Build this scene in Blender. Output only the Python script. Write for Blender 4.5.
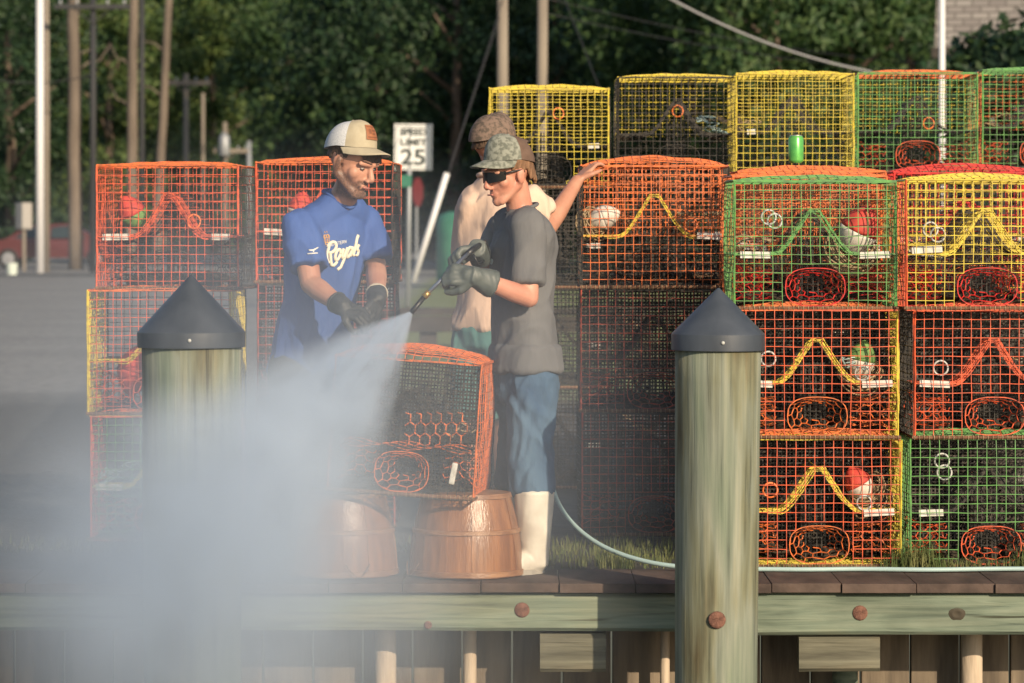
import bpy, bmesh, math, random
from mathutils import Vector, Matrix, noise
from mathutils.bvhtree import BVHTree
R = math.radians
for o in list(bpy.data.objects): bpy.data.objects.remove(o)
S = bpy.context.scene
COL = S.collection

# ------------------------------------------------------------------ camera
CAMH, FPX = 1.4, 3840.0
cd = bpy.data.cameras.new('camera'); cam = bpy.data.objects.new('camera', cd); COL.objects.link(cam)
cam.location = (0, 0, CAMH); cam.rotation_euler = (R(90), 0, 0)
cd.lens = 135; cd.sensor_width = 36; cd.shift_y = -116.5/1024
cd.clip_start = .1; cd.clip_end = 3000
cd.dof.use_dof = True; cd.dof.focus_distance = 15.6; cd.dof.aperture_fstop = 5.4
S.camera = cam

# ------------------------------------------------------------------ sky, sun, exposure
SUN_EL, SUN_AZ = R(23), R(30)            # azimuth: to the right of straight behind the camera
w = bpy.data.worlds.new('World'); S.world = w; w.use_nodes = True
nt = w.node_tree; nt.nodes.clear()
sky = nt.nodes.new('ShaderNodeTexSky'); sky.sky_type = 'NISHITA'; sky.sun_disc = False
sky.sun_elevation = SUN_EL; sky.sun_rotation = R(180) - SUN_AZ
bg = nt.nodes.new('ShaderNodeBackground'); bg.inputs[1].default_value = .085
wo = nt.nodes.new('ShaderNodeOutputWorld')
nt.links.new(sky.outputs[0], bg.inputs[0]); nt.links.new(bg.outputs[0], wo.inputs[0])
sd = bpy.data.lights.new('sun', 'SUN'); so = bpy.data.objects.new('sun', sd); COL.objects.link(so)
sd.energy = 4.3; sd.angle = R(.6); sd.color = (1, .81, .58)
sdir = Vector((math.sin(SUN_AZ)*math.cos(SUN_EL), -math.cos(SUN_AZ)*math.cos(SUN_EL), math.sin(SUN_EL)))
so.rotation_euler = sdir.to_track_quat('Z', 'Y').to_euler(); so.location = sdir*60
S.view_settings.view_transform = 'Standard'; S.view_settings.look = 'None'
S.view_settings.exposure = 0.34; S.view_settings.gamma = 1; S.view_settings.use_curve_mapping = False
S.render.engine = 'CYCLES'
S.cycles.use_denoising = True
S.cycles.volume_bounces = 2; S.cycles.max_bounces = 6; S.cycles.volume_step_rate = 2.0; S.cycles.volume_max_steps = 128

def P(px, py, d):
    return Vector(((px-512)/FPX*d, d, CAMH-(py-225)/FPX*d))

# ------------------------------------------------------------------ materials
def lk(nt, a, b): nt.links.new(a, b)
def mat(name, col, rough=.7, col2=None, scale=6, stretch=(1, 1, 1), bump=0, bscale=None, bdist=.01, metal=0, detail=6, lo=.35, hi=.65, spec=.5, randhue=0, transl=0):
    m = bpy.data.materials.new(name); m.use_nodes = True
    nt = m.node_tree; b = nt.nodes['Principled BSDF']
    b.inputs['Roughness'].default_value = rough; b.inputs['Metallic'].default_value = metal
    b.inputs['Specular IOR Level'].default_value = spec
    b.inputs['Base Color'].default_value = (*col, 1)
    if col2 or bump:
        tc = nt.nodes.new('ShaderNodeTexCoord'); mp = nt.nodes.new('ShaderNodeMapping')
        mp.inputs['Scale'].default_value = stretch
        lk(nt, tc.outputs['Object'], mp.inputs[0])
    if col2:
        n = nt.nodes.new('ShaderNodeTexNoise'); n.inputs['Scale'].default_value = scale; n.inputs['Detail'].default_value = detail
        lk(nt, mp.outputs[0], n.inputs['Vector'])
        r = nt.nodes.new('ShaderNodeValToRGB'); e = r.color_ramp.elements
        e[0].position = lo; e[0].color = (*col, 1); e[1].position = hi; e[1].color = (*col2, 1)
        lk(nt, n.outputs['Fac'], r.inputs[0]); lk(nt, r.outputs[0], b.inputs['Base Color'])
    if bump:
        n2 = nt.nodes.new('ShaderNodeTexNoise'); n2.inputs['Scale'].default_value = bscale or scale*3; n2.inputs['Detail'].default_value = 5
        lk(nt, mp.outputs[0], n2.inputs['Vector'])
        bp = nt.nodes.new('ShaderNodeBump'); bp.inputs['Strength'].default_value = bump; bp.inputs['Distance'].default_value = bdist
        lk(nt, n2.outputs['Fac'], bp.inputs['Height']); lk(nt, bp.outputs[0], b.inputs['Normal'])
    return m

M = {}
def wirem(n, c, c2): M[n] = mat('vinyl_'+n, c, .5, c2, 34, lo=.42, hi=.62)
wirem('orange', (.80, .19, .045), (.46, .13, .05))
wirem('redorange', (.78, .125, .045), (.42, .085, .045))
wirem('shadedred', (.48, .08, .045), (.22, .07, .045))  # darkened red: shade on the lower middle traps put into the wire colour
wirem('red', (.66, .028, .025), (.4, .03, .025))
wirem('yellow', (.74, .59, .06), (.48, .37, .07))
wirem('green', (.13, .36, .09), (.10, .21, .08))
wirem('black', (.018, .017, .016), (.05, .04, .03))
M['rust'] = mat('rusty_rebar', (.10, .045, .025), .85, (.22, .11, .06), 40, bump=.3)
M['fouling'] = mat('dried_weed', (.022, .018, .013), .95, (.06, .045, .03), 30, bump=.6)
M['tagwhite'] = mat('white_plastic', (.66, .65, .6), .5, (.42, .40, .35), 30)
M['ringwhite'] = mat('pale_plastic', (.45, .46, .44), .4)
M['ringorange'] = mat('orange_plastic', (.8, .2, .05), .4)
M['ropetan'] = mat('tan_rope', (.42, .32, .2), .9, (.25, .18, .1), 60)
M['floatred'] = mat('red_float_foam', (.62, .07, .05), .7, (.4, .05, .04), 18)
M['floatgreen'] = mat('green_float_foam', (.18, .34, .10), .7, (.1, .2, .07), 18)
M['floatwhite'] = mat('white_float_foam', (.72, .68, .6), .7, (.5, .45, .4), 18)
M['bluetube'] = mat('blue_grey_plastic', (.25, .33, .42), .5)
M['skin'] = mat('tanned_skin', (.52, .27, .18), .5, (.45, .21, .14), 14, bump=.08, bscale=120)
M['skinred'] = mat('sunburnt_skin', (.58, .29, .20), .5, (.52, .22, .15), 14, bump=.08, bscale=120)
M['hair'] = mat('brown_hair', (.05, .028, .016), .7, (.10, .055, .03), 90, (1, 1, .25), bump=.8, bscale=140)
M['hairlight'] = mat('light_brown_hair', (.16, .085, .045), .7, (.28, .15, .08), 90, (1, 1, .25), bump=.8, bscale=140)
M['beard'] = mat('brown_beard', (.13, .07, .046), .85, (.27, .145, .10), 110, bump=.8, bscale=200)
M['eyewhite'] = mat('eye', (.34, .30, .27), .3)
M['lip'] = mat('lip', (.48, .19, .15), .5)
M['blue'] = mat('blue_jersey', (.05, .115, .36), .8, (.04, .092, .30), 5, (1.4, 1.4, .4), bump=.6, bscale=9, bdist=.02)
M['grey'] = mat('charcoal_shirt', (.15, .152, .158), .85, (.12, .122, .128), 6, (1.4, 1.4, .4), bump=.6, bscale=9, bdist=.02)
M['peach'] = mat('peach_shirt', (.72, .53, .41), .85, (.66, .47, .36), 5, (1.4, 1.4, .4), bump=.6, bscale=9, bdist=.02)
M['jeans'] = mat('blue_denim', (.038, .082, .155), .9, (.085, .15, .23), 7, (1, 1, .5), bump=.8, bscale=18, bdist=.015)
M['teal'] = mat('teal_shorts', (.07, .2, .2), .85, (.10, .25, .23), 7, bump=.2)
M['darkpants'] = mat('dark_trousers', (.03, .032, .04), .8, (.05, .05, .055), 8, bump=.2)
M['boot'] = mat('white_rubber', (.72, .68, .58), .45, (.55, .5, .42), 9, bump=.05)
M['sole'] = mat('boot_sole', (.35, .32, .27), .8)
M['darkboot'] = mat('dark_boot', (.03, .03, .03), .5)
M['rubber'] = mat('grey_green_rubber', (.075, .09, .085), .5, (.11, .125, .115), 10, bump=.15)
M['blackglove'] = mat('black_rubber', (.022, .026, .03), .55, (.05, .055, .06), 14, bump=.2)
M['cuff'] = mat('pale_cuff', (.5, .45, .36), .8)
M['tan'] = mat('tan_cloth', (.44, .39, .28), .85, (.39, .34, .24), 30)
M['meshwhite'] = mat('white_cap_mesh', (.66, .67, .68), .85, (.5, .52, .54), 260, lo=.45, hi=.55)
M['leather'] = mat('leather_patch', (.36, .14, .06), .6, (.26, .095, .04), 60)
M['leatherdark'] = mat('leather_stamp', (.2, .075, .035), .6)
M['camogrey'] = mat('grey_camo', (.27, .28, .235), .9, (.13, .14, .115), 60, lo=.42, hi=.6, detail=3)
M['capbrown'] = mat('brown_cap_cloth', (.15, .095, .07), .9, (.12, .075, .055), 30)
M['camobrown'] = mat('brown_camo', (.20, .14, .11), .9, (.09, .07, .055), 55, lo=.42, hi=.6, detail=3)
M['lens'] = mat('dark_lens', (.006, .006, .008), .12)
M['white'] = mat('white_print', (.8, .78, .72), .7)
M['cream'] = mat('cream_print', (.85, .78, .6), .7)
M['gold'] = mat('gold_print', (.62, .33, .07), .7)
M['steel'] = mat('lance_steel', (.3, .33, .4), .35, metal=.8)
M['brass'] = mat('brass', (.5, .33, .12), .35, metal=.8)
M['blackplastic'] = mat('black_plastic', (.02, .02, .022), .4)
M['hose'] = mat('pale_hose', (.36, .50, .50), .5)
M['leafdark'] = None

# ------------------------------------------------------------------ mesh builder
class MB:
    def __init__(s): s.v = []; s.f = []; s.m = []; s.mats = []
    def mi(s, m):
        if m not in s.mats: s.mats.append(m)
        return s.mats.index(m)
    def add(s, vs, fs, m):
        n = len(s.v); k = s.mi(m); s.v += [tuple(v) for v in vs]
        for f in fs: s.f.append(tuple(i+n for i in f)); s.m.append(k)
    def box(s, c, d, m, rot=None, bev=0):
        c = Vector(c); h = [x/2 for x in d]
        if bev:
            bm = bmesh.new(); bmesh.ops.create_cube(bm, size=1)
            for v in bm.verts: v.co = Vector((v.co.x*d[0], v.co.y*d[1], v.co.z*d[2]))
            bmesh.ops.bevel(bm, geom=list(bm.edges), offset=bev, segments=2, affect='EDGES', profile=.6)
            vs = [v.co.copy() for v in bm.verts]; fs = [[v.index for v in f.verts] for f in bm.faces]; bm.free()
        else:
            vs = [Vector((x*h[0], y*h[1], z*h[2])) for x in (-1, 1) for y in (-1, 1) for z in (-1, 1)]
            fs = [(0, 1, 3, 2), (4, 6, 7, 5), (0, 4, 5, 1), (2, 3, 7, 6), (0, 2, 6, 4), (1, 5, 7, 3)]
        if rot is not None: vs = [rot @ v for v in vs]
        s.add([c+v for v in vs], fs, m)
    def tube(s, pts, r, m, n=4, closed=False, r2=None):
        pts = [Vector(p) for p in pts]; L = len(pts)
        if L < 2: return
        vs = []; t0 = None; N = None
        for i, p in enumerate(pts):
            if closed: t = pts[(i+1) % L]-pts[i-1]
            else: t = pts[min(i+1, L-1)]-pts[max(i-1, 0)]
            if t.length < 1e-9: t = Vector((0, 0, 1))
            t.normalize()
            if N is None:
                a = Vector((0, 0, 1)) if abs(t.z) < .9 else Vector((1, 0, 0))
                N = t.cross(a).normalized()
            N = (N - t*N.dot(t)).normalized(); B = t.cross(N)
            rr = r if r2 is None else r+(r2-r)*i/(L-1)
            for k in range(n):
                a = 2*math.pi*(k+.5)/n
                vs.append(p+N*rr*math.cos(a)+B*rr*math.sin(a))
        fs = []
        for i in range(L if closed else L-1):
            for k in range(n):
                a, b = i*n+k, i*n+(k+1) % n; j = (i+1) % L
                fs.append((a, b, j*n+(k+1) % n, j*n+k))
        if not closed:
            fs.append(tuple(range(n-1, -1, -1))); fs.append(tuple((L-1)*n+k for k in range(n)))
        s.add(vs, fs, m)
    def lathe(s, c, prof, m, n=32, fn=None):
        c = Vector(c); vs = []; fs = []
        for (r, z) in prof:
            for k in range(n):
                a = 2*math.pi*k/n; rr = r if fn is None else r*fn(a, z)
                vs.append(c+Vector((rr*math.cos(a), rr*math.sin(a), z)))
        for i in range(len(prof)-1):
            for k in range(n):
                fs.append((i*n+k, i*n+(k+1) % n, (i+1)*n+(k+1) % n, (i+1)*n+k))
        fs.append(tuple(range(n-1, -1, -1))); fs.append(tuple((len(prof)-1)*n+k for k in range(n)))
        s.add(vs, fs, m)
    def ell(s, c, r, m, rot=None, n=14):
        c = Vector(c); vs = []; fs = []; h = n//2+1
        for i in range(h+1):
            t = math.pi*i/h
            for k in range(n):
                a = 2*math.pi*k/n
                v = Vector((r[0]*math.sin(t)*math.cos(a), r[1]*math.sin(t)*math.sin(a), r[2]*math.cos(t)))
                if rot is not None: v = rot @ v
                vs.append(c+v)
        for i in range(h):
            for k in range(n): fs.append((i*n+k, (i+1)*n+k, (i+1)*n+(k+1) % n, i*n+(k+1) % n))
        s.add(vs, fs, m)
    def cap(s, p0, p1, r0, r1, m=None, n=14, el=None, k=1.0):
        """tapered capsule; el = direction along which the section is scaled by k"""
        p0, p1 = Vector(p0), Vector(p1); t = (p1-p0); L = t.length; t.normalize()
        a = el if el is not None else (Vector((0, 0, 1)) if abs(t.z) < .9 else Vector((1, 0, 0)))
        A = (a-t*a.dot(t)).normalized(); B = t.cross(A); rings = []
        for q in (-80, -50, -25, 0): rings.append((p0+t*r0*math.sin(R(q)), r0*math.cos(R(q))))
        for q in (0, 25, 50, 80): rings.append((p1+t*r1*math.sin(R(q)), r1*math.cos(R(q))))
        vs = [c+A*r*k*math.cos(2*math.pi*j/n)+B*r*math.sin(2*math.pi*j/n) for c, r in rings for j in range(n)]
        fs = [(i*n+j, i*n+(j+1) % n, (i+1)*n+(j+1) % n, (i+1)*n+j) for i in range(len(rings)-1) for j in range(n)]
        fs += [tuple(range(n-1, -1, -1)), tuple((len(rings)-1)*n+j for j in range(n))]
        s.add(vs, fs, m)
    def loft(s, rings, m=None, n=24, ends=True):
        """rings: (centre, half width along X', half depth along Y', X' direction, normal)"""
        vs = []
        for (c, a, b, xd, nz) in rings:
            c = Vector(c); nz = Vector(nz).normalized(); X = Vector(xd); X = (X-nz*X.dot(nz)).normalized(); Y = nz.cross(X)
            for j in range(n):
                q = 2*math.pi*j/n; e = .82
                cx = math.copysign(abs(math.cos(q))**e, math.cos(q)); sy = math.copysign(abs(math.sin(q))**e, math.sin(q))
                vs.append(c+X*a*cx+Y*b*sy)
        L = len(rings)
        fs = [(i*n+j, i*n+(j+1) % n, (i+1)*n+(j+1) % n, (i+1)*n+j) for i in range(L-1) for j in range(n)]
        if ends: fs += [tuple(range(n-1, -1, -1)), tuple((L-1)*n+j for j in range(n))]
        s.add(vs, fs, m)
    def mesh(s, name, smooth=False):
        me = bpy.data.meshes.new(name); me.from_pydata(s.v, [], s.f)
        for m in s.mats: me.materials.append(m if not isinstance(m, str) else M[m])
        me.polygons.foreach_set('material_index', s.m)
        if smooth: me.polygons.foreach_set('use_smooth', [True]*len(s.f))
        me.update(); return me
    def build(s, name, parent=None, smooth=False, loc=None):
        o = bpy.data.objects.new(name, s.mesh(name, smooth)); COL.objects.link(o)
        if parent is not None: o.parent = parent
        if loc is not None: o.location = loc
        return o
    def shift(s, d):
        d = Vector(d); s.v = [tuple(Vector(v)-d) for v in s.v]; return s

def smooth_angle(me, deg=35):
    try:
        me.polygons.foreach_set('use_smooth', [True]*len(me.polygons)); me.set_sharp_from_angle(angle=R(deg))
    except Exception: pass

def tag(o, label, cat, group=None, kind=None):
    if label: o['label'] = label
    if cat: o['category'] = cat
    if group: o['group'] = group
    if kind: o['kind'] = kind
    return o
def empty(name, loc, label, cat, group=None, rot=(0, 0, 0)):
    o = bpy.data.objects.new(name, None); COL.objects.link(o); o.location = loc; o.rotation_euler = rot
    o.empty_display_size = .1
    return tag(o, label, cat, group)
def struct(o): o['kind'] = 'structure'; return o

def fuse(mb, name, m, voxel, it=6, base=(0, 0, 0), parent=None, fold=0, fscale=9, fdir=(1, 1, .35), seed=0, skip=None):
    """one continuous skin over all the closed shapes in mb"""
    mb.mats = []; mb.m = [0]*len(mb.f)
    me = bpy.data.meshes.new(name); me.from_pydata(mb.v, [], mb.f); me.update()
    t = bpy.data.objects.new(name+'_build', me); COL.objects.link(t)
    q = t.modifiers.new('r', 'REMESH'); q.mode = 'VOXEL'; q.voxel_size = voxel
    if it:
        q = t.modifiers.new('s', 'SMOOTH'); q.factor = .5; q.iterations = it
    dg = bpy.context.evaluated_depsgraph_get()
    out = bpy.data.meshes.new_from_object(t.evaluated_get(dg))
    bpy.data.objects.remove(t); bpy.data.meshes.remove(me)
    out.name = name
    if fold:
        co = [v.co.copy() for v in out.vertices]; no = [v.normal.copy() for v in out.vertices]
        for i, v in enumerate(out.vertices):
            p = Vector((co[i].x*fdir[0], co[i].y*fdir[1], co[i].z*fdir[2]))*fscale+Vector((seed, seed*2, 0))
            p += Vector((noise.noise(p*.6), noise.noise(p*.6+Vector((9, 0, 0))), noise.noise(p*.6+Vector((0, 9, 0)))))*1.1
            a = 1-abs(noise.noise(p))*2.2
            b = noise.noise(p*2.1)*.35
            v.co = co[i]+no[i]*fold*max(-.15, a*.9+.12+b)
    out.transform(Matrix.Translation(-Vector(base)))
    out.materials.clear(); out.materials.append(M[m])
    out.polygons.foreach_set('use_smooth', [True]*len(out.polygons)); out.update()
    o = bpy.data.objects.new(name, out); COL.objects.link(o)
    if parent is not None: o.parent = parent
    return o

# ------------------------------------------------------------------ ground and setting
def ground_mat():
    m = bpy.data.materials.new('lot_gravel_and_grass'); m.use_nodes = True; nt = m.node_tree; b = nt.nodes['Principled BSDF']
    b.inputs['Roughness'].default_value = .95
    tc = nt.nodes.new('ShaderNodeTexCoord')
    def nz(sc, det=8):
        n = nt.nodes.new('ShaderNodeTexNoise'); n.inputs['Scale'].default_value = sc; n.inputs['Detail'].default_value = det
        lk(nt, tc.outputs['Object'], n.inputs['Vector']); return n
    def ramp(src, c0, c1, p0, p1):
        r = nt.nodes.new('ShaderNodeValToRGB'); e = r.color_ramp.elements
        e[0].position = p0; e[1].position = p1; e[0].color = (*c0, 1); e[1].color = (*c1, 1); lk(nt, src, r.inputs[0]); return r
    big = nz(.35); fine = nz(9)
    grav = ramp(big.outputs['Fac'], (.185, .187, .19), (.26, .262, .265), .3, .7)
    speck = ramp(fine.outputs['Fac'], (.55, .55, .55), (1.15, 1.12, 1.08), .35, .65)
    mul = nt.nodes.new('ShaderNodeMixRGB'); mul.blend_type = 'MULTIPLY'; mul.inputs[0].default_value = 1
    lk(nt, grav.outputs[0], mul.inputs[1]); lk(nt, speck.outputs[0], mul.inputs[2])
    grass = ramp(fine.outputs['Fac'], (.10, .14, .035), (.27, .29, .11), .35, .7)
    sx = nt.nodes.new('ShaderNodeSeparateXYZ'); lk(nt, tc.outputs['Object'], sx.inputs[0])
    wob = nt.nodes.new('ShaderNodeMath'); wob.operation = 'MULTIPLY_ADD'; wob.inputs[1].default_value = 1.2
    lk(nt, big.outputs['Fac'], wob.inputs[0]); lk(nt, sx.outputs[0], wob.inputs[2])
    g = nt.nodes.new('ShaderNodeMapRange'); g.inputs[1].default_value = -1.7; g.inputs[2].default_value = -1.2
    lk(nt, wob.outputs[0], g.inputs[0])
    mx = nt.nodes.new('ShaderNodeMixRGB'); lk(nt, g.outputs[0], mx.inputs[0]); lk(nt, mul.outputs[0], mx.inputs[1]); lk(nt, grass.outputs[0], mx.inputs[2])
    # shade lying over the near lot, painted in as a darker ground tone
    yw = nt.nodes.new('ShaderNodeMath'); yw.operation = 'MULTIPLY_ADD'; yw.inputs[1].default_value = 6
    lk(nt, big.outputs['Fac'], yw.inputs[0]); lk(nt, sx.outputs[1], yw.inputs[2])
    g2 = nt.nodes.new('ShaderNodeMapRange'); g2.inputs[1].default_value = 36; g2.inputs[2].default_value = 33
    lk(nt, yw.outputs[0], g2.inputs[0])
    lot_shade = ramp(fine.outputs['Fac'], (.035, .034, .033), (.075, .07, .065), .35, .7)
    mx2 = nt.nodes.new('ShaderNodeMixRGB'); lk(nt, g2.outputs[0], mx2.inputs[0]); lk(nt, mx.outputs[0], mx2.inputs[1]); lk(nt, lot_shade.outputs[0], mx2.inputs[2])
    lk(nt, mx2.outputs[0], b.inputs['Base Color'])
    bp = nt.nodes.new('ShaderNodeBump'); bp.inputs['Strength'].default_value = .5; bp.inputs['Distance'].default_value = .04
    lk(nt, fine.outputs['Fac'], bp.inputs['Height']); lk(nt, bp.outputs[0], b.inputs['Normal'])
    return m
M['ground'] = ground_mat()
M['asphalt'] = mat('asphalt', (.05, .05, .052), .9, (.075, .075, .075), 5)
M['paint'] = mat('road_paint', (.7, .68, .6), .8)
M['water'] = mat('harbour_water', (.02, .035, .04), .08, bump=.4, bscale=3)
M['plank'] = mat('dock_plank', (.045, .030, .025), .8, (.11, .075, .06), 9, (1, .3, 1), bump=.4, bscale=30)
def beam_mat(name, cs, ax=0):
    m = bpy.data.materials.new(name); m.use_nodes = True; nt = m.node_tree; b = nt.nodes['Principled BSDF']; b.inputs['Roughness'].default_value = .8
    tc = nt.nodes.new('ShaderNodeTexCoord')
    def nz(st, sc, det=8, w=0):
        mp = nt.nodes.new('ShaderNodeMapping'); mp.inputs['Scale'].default_value = st; lk(nt, tc.outputs['Object'], mp.inputs[0])
        n = nt.nodes.new('ShaderNodeTexNoise'); n.inputs['Scale'].default_value = sc; n.inputs['Detail'].default_value = det; n.inputs['Distortion'].default_value = w; lk(nt, mp.outputs[0], n.inputs['Vector']); return n
    def ramp(n, cs):
        r = nt.nodes.new('ShaderNodeValToRGB'); el = r.color_ramp.elements
        while len(el) < len(cs): el.new(.5)
        for q, (pp, c) in zip(el, cs): q.position = pp; q.color = (*c, 1)
        lk(nt, n.outputs['Fac'], r.inputs[0]); return r
    grain = nz((.06, 1, 1), 40, 10, .4); patch = nz((.5, 1, 1.4), 3.2, 6); check = nz((.035, 1, 1), 22, 3, .8)
    a = ramp(grain, cs); c = ramp(patch, [(.36, (.62, .66, .62)), (.5, (.95, 1, .96)), (.66, (1.0, .93, .80))]); k = ramp(check, [(.30, (.3, .27, .22)), (.36, (1, 1, 1))])
    for x, y in ((a, c), (None, k)):
        mu = nt.nodes.new('ShaderNodeMixRGB'); mu.blend_type = 'MULTIPLY'; mu.inputs[0].default_value = 1
        lk(nt, (x or last).outputs[0], mu.inputs[1]); lk(nt, y.outputs[0], mu.inputs[2]); last = mu
    lk(nt, last.outputs[0], b.inputs['Base Color'])
    bp = nt.nodes.new('ShaderNodeBump'); bp.inputs['Strength'].default_value = .7; bp.inputs['Distance'].default_value = .008
    lk(nt, grain.outputs['Fac'], bp.inputs['Height']); lk(nt, bp.outputs[0], b.inputs['Normal']); return m
M['beam'] = beam_mat('treated_beam', [(.3, (.085, .105, .085)), (.45, (.165, .20, .155)), (.7, (.25, .275, .215))])
M['block'] = beam_mat('weathered_block', [(.3, (.07, .063, .047)), (.45, (.13, .12, .09)), (.7, (.20, .185, .14))])
M['bulkhead'] = mat('bulkhead_timber', (.22, .175, .125), .9, (.10, .08, .06), 5, (3, 3, .4), bump=.4)
M['palepost'] = mat('pale_post', (.55, .45, .34), .85, (.38, .3, .22), 8, (3, 3, .5), bump=.3)
M['bolt'] = mat('rusty_bolt', (.09, .04, .028), .85, (.21, .10, .07), 60, bump=.5)
M['knot'] = mat('wood_knot', (.06, .05, .035), .9)
M['capmetal'] = mat('grey_cap', (.040, .050, .066), .45, (.085, .10, .125), 7, (1, 1, .35), bump=.12, bscale=18, lo=.3, hi=.75)

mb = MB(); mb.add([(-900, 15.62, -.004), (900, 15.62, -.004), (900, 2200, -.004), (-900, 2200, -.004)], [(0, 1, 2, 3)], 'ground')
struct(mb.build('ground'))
mb = MB(); mb.add([(-500, -300, -1.25), (500, -300, -1.25), (500, 15.7, -1.25), (-500, 15.7, -1.25)], [(0, 1, 2, 3)], 'water')
struct(mb.build('water'))
mb = MB(); mb.add([(-300, 104, .0), (300, 104, .0), (300, 111, .0), (-300, 111, .0)], [(0, 1, 2, 3)], 'asphalt')
for y in (104.3, 110.6): mb.add([(-300, y, .004), (300, y, .004), (300, y+.12, .004), (-300, y+.12, .004)], [(0, 1, 2, 3)], 'paint')
struct(mb.build('road'))

# dock deck: boards across the edge, one structure
rnd = random.Random(3)
mb = MB(); x = -4.2
while x < 4.2:
    wd = .285+rnd.uniform(-.03, .03); y0 = 15.0+rnd.uniform(-.008, .008)
    mb.box((x+wd/2, (y0+15.62)/2, -.02+rnd.uniform(-.003, .002)), (wd-.003, 15.62-y0, .036), 'plank', Matrix.Rotation(R(rnd.uniform(-.15, .15)), 3, 'Z'), bev=.002)
    x += wd
struct(mb.build('dock_deck'))

def rough_beam(x0, x1, y, z0, z1, dep, m):
    mb = MB(); n = max(4, int((x1-x0)/.12)); rings = []
    for i in range(n+1):
        x = x0+(x1-x0)*i/n; j = lambda k: noise.noise(Vector((x*1.5, k*7.1, z0)))*.006
        rings.append([(x, y+.014+j(1), z1+j(2)), (x, y+j(3), z1-.014+j(2)), (x, y+j(4), (z0+z1)/2), (x, y+j(3), z0+.014+j(5)), (x, y+.014+j(1), z0+j(5)), (x, y+dep, z0), (x, y+dep, z1)])
    vs = [v for r in rings for v in r]; k = 7
    fs = [(i*k+j, (i+1)*k+j, (i+1)*k+(j+1) % k, i*k+(j+1) % k) for i in range(n) for j in range(k)]
    fs += [tuple(range(k)), tuple(n*k+j for j in range(k-1, -1, -1))]
    mb.add(vs, fs, m); return mb
def bolt_disc(parent, loc, r):
    b = MB(); b.lathe((0, 0, 0), [(r, 0), (r, .004), (r*.92, .008), (r*.6, .0085), (r*.3, .0075)], 'bolt', 16)
    o = b.build('bolt', parent, True); o.rotation_euler = (R(90), 0, 0); o.location = loc; return o
xr0 = P(754, 600, 15).x; xr1 = 4.2
e = empty('edge_beam', (2.0, 15.03, -.2), 'greenish weathered timber beam under the dock edge, right of the bare piling', 'beam', 'timber beams along the dock edge')
rough_beam(xr0-.25, xr1, 15.03, P(0, 635, 15.03).z, -.042, .11, 'beam').shift(e.location).build('beam_timber', e)
p = P(860, 613, 15.03); bolt_disc(e, Vector((p.x, 15.032, p.z))-e.location, .03)
k = MB(); p = P(957, 614, 15.03)
k.lathe((0, 0, 0), [(.030, 0), (.028, .003), (.024, .002), (.021, .006), (.012, .005), (.008, .002)], 'knot', 18, lambda a, z: 1+.16*math.cos(a*2)+.05*math.sin(a*5)); o = k.build('knot', e, True)
o.rotation_euler = (R(90), 0, 0); o.location = Vector((p.x, 15.032, p.z))-e.location
xl1 = P(690, 600, 15).x
e = empty('edge_beam', (-1.5, 15.03, -.2), 'greenish weathered timber beam below the bushel baskets, half lost in spray', 'beam', 'timber beams along the dock edge')
rough_beam(-4.2, xl1, 15.03, P(0, 631, 15.03).z, -.042, .11, 'beam').shift(e.location).build('beam_timber', e)
p = P(522, 610, 15.03); bolt_disc(e, Vector((p.x, 15.032, p.z))-e.location, .03)
p = P(428, 625, 15.03); bolt_disc(e, Vector((p.x, 15.032, p.z))-e.location, .016)
for (x0, x1, y0, y1, lab) in ((799, 880, 635, 672, 'short timber block bolted under the right edge beam'), (540, 606, 632, 672, 'short timber block under the end of the left edge beam')):
    a = P(x0, y0+1, 15.06); b = P(x1, y1, 15.06)
    o = rough_beam(a.x, b.x, 15.06, b.z, a.z, .12, 'block').shift(((a.x+b.x)/2, 15.1, b.z)).build('support_block', loc=((a.x+b.x)/2, 15.1, b.z)); tag(o, lab, 'timber block')
mb = MB(); x = -4.2
while x < 4.2:
    wd = .2; mb.box((x+wd/2, 15.46+rnd.uniform(-.008, .008), -.80), (wd-.008, .06, 1.5), 'bulkhead', bev=.006); x += wd
o = mb.build('bulkhead_wall'); tag(o, 'tan timber bulkhead of upright boards in the shadow under the dock', 'bulkhead')
for (px, wpx, lab) in ((470, 14, 'pale slim post under the dock below the front basket'), (665, 10, 'thin pale post under the dock just left of the bare piling'), (385, 22, 'pale post under the dock veiled by thick spray'), (972, 22, 'pale thick post under the dock at the right'), (845, 26, 'brown post under the dock behind the right timber block')):
    d = 15.30; X = (px-512)/FPX*d; r = wpx/2/FPX*d
    mb = MB(); mb.lathe((0, 0, 0), [(r*1.03, -.5), (r, 0), (r*.98, .62), (r*.9, .63)], 'palepost' if px != 845 else 'beam', 14, lambda a, z: 1+.05*math.sin(3*a+px))
    o = mb.build('dock_post', smooth=True, loc=(X, d, -.72)); tag(o, lab, 'post', 'posts under the dock')
    smooth_angle(o.data, 50)

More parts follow.
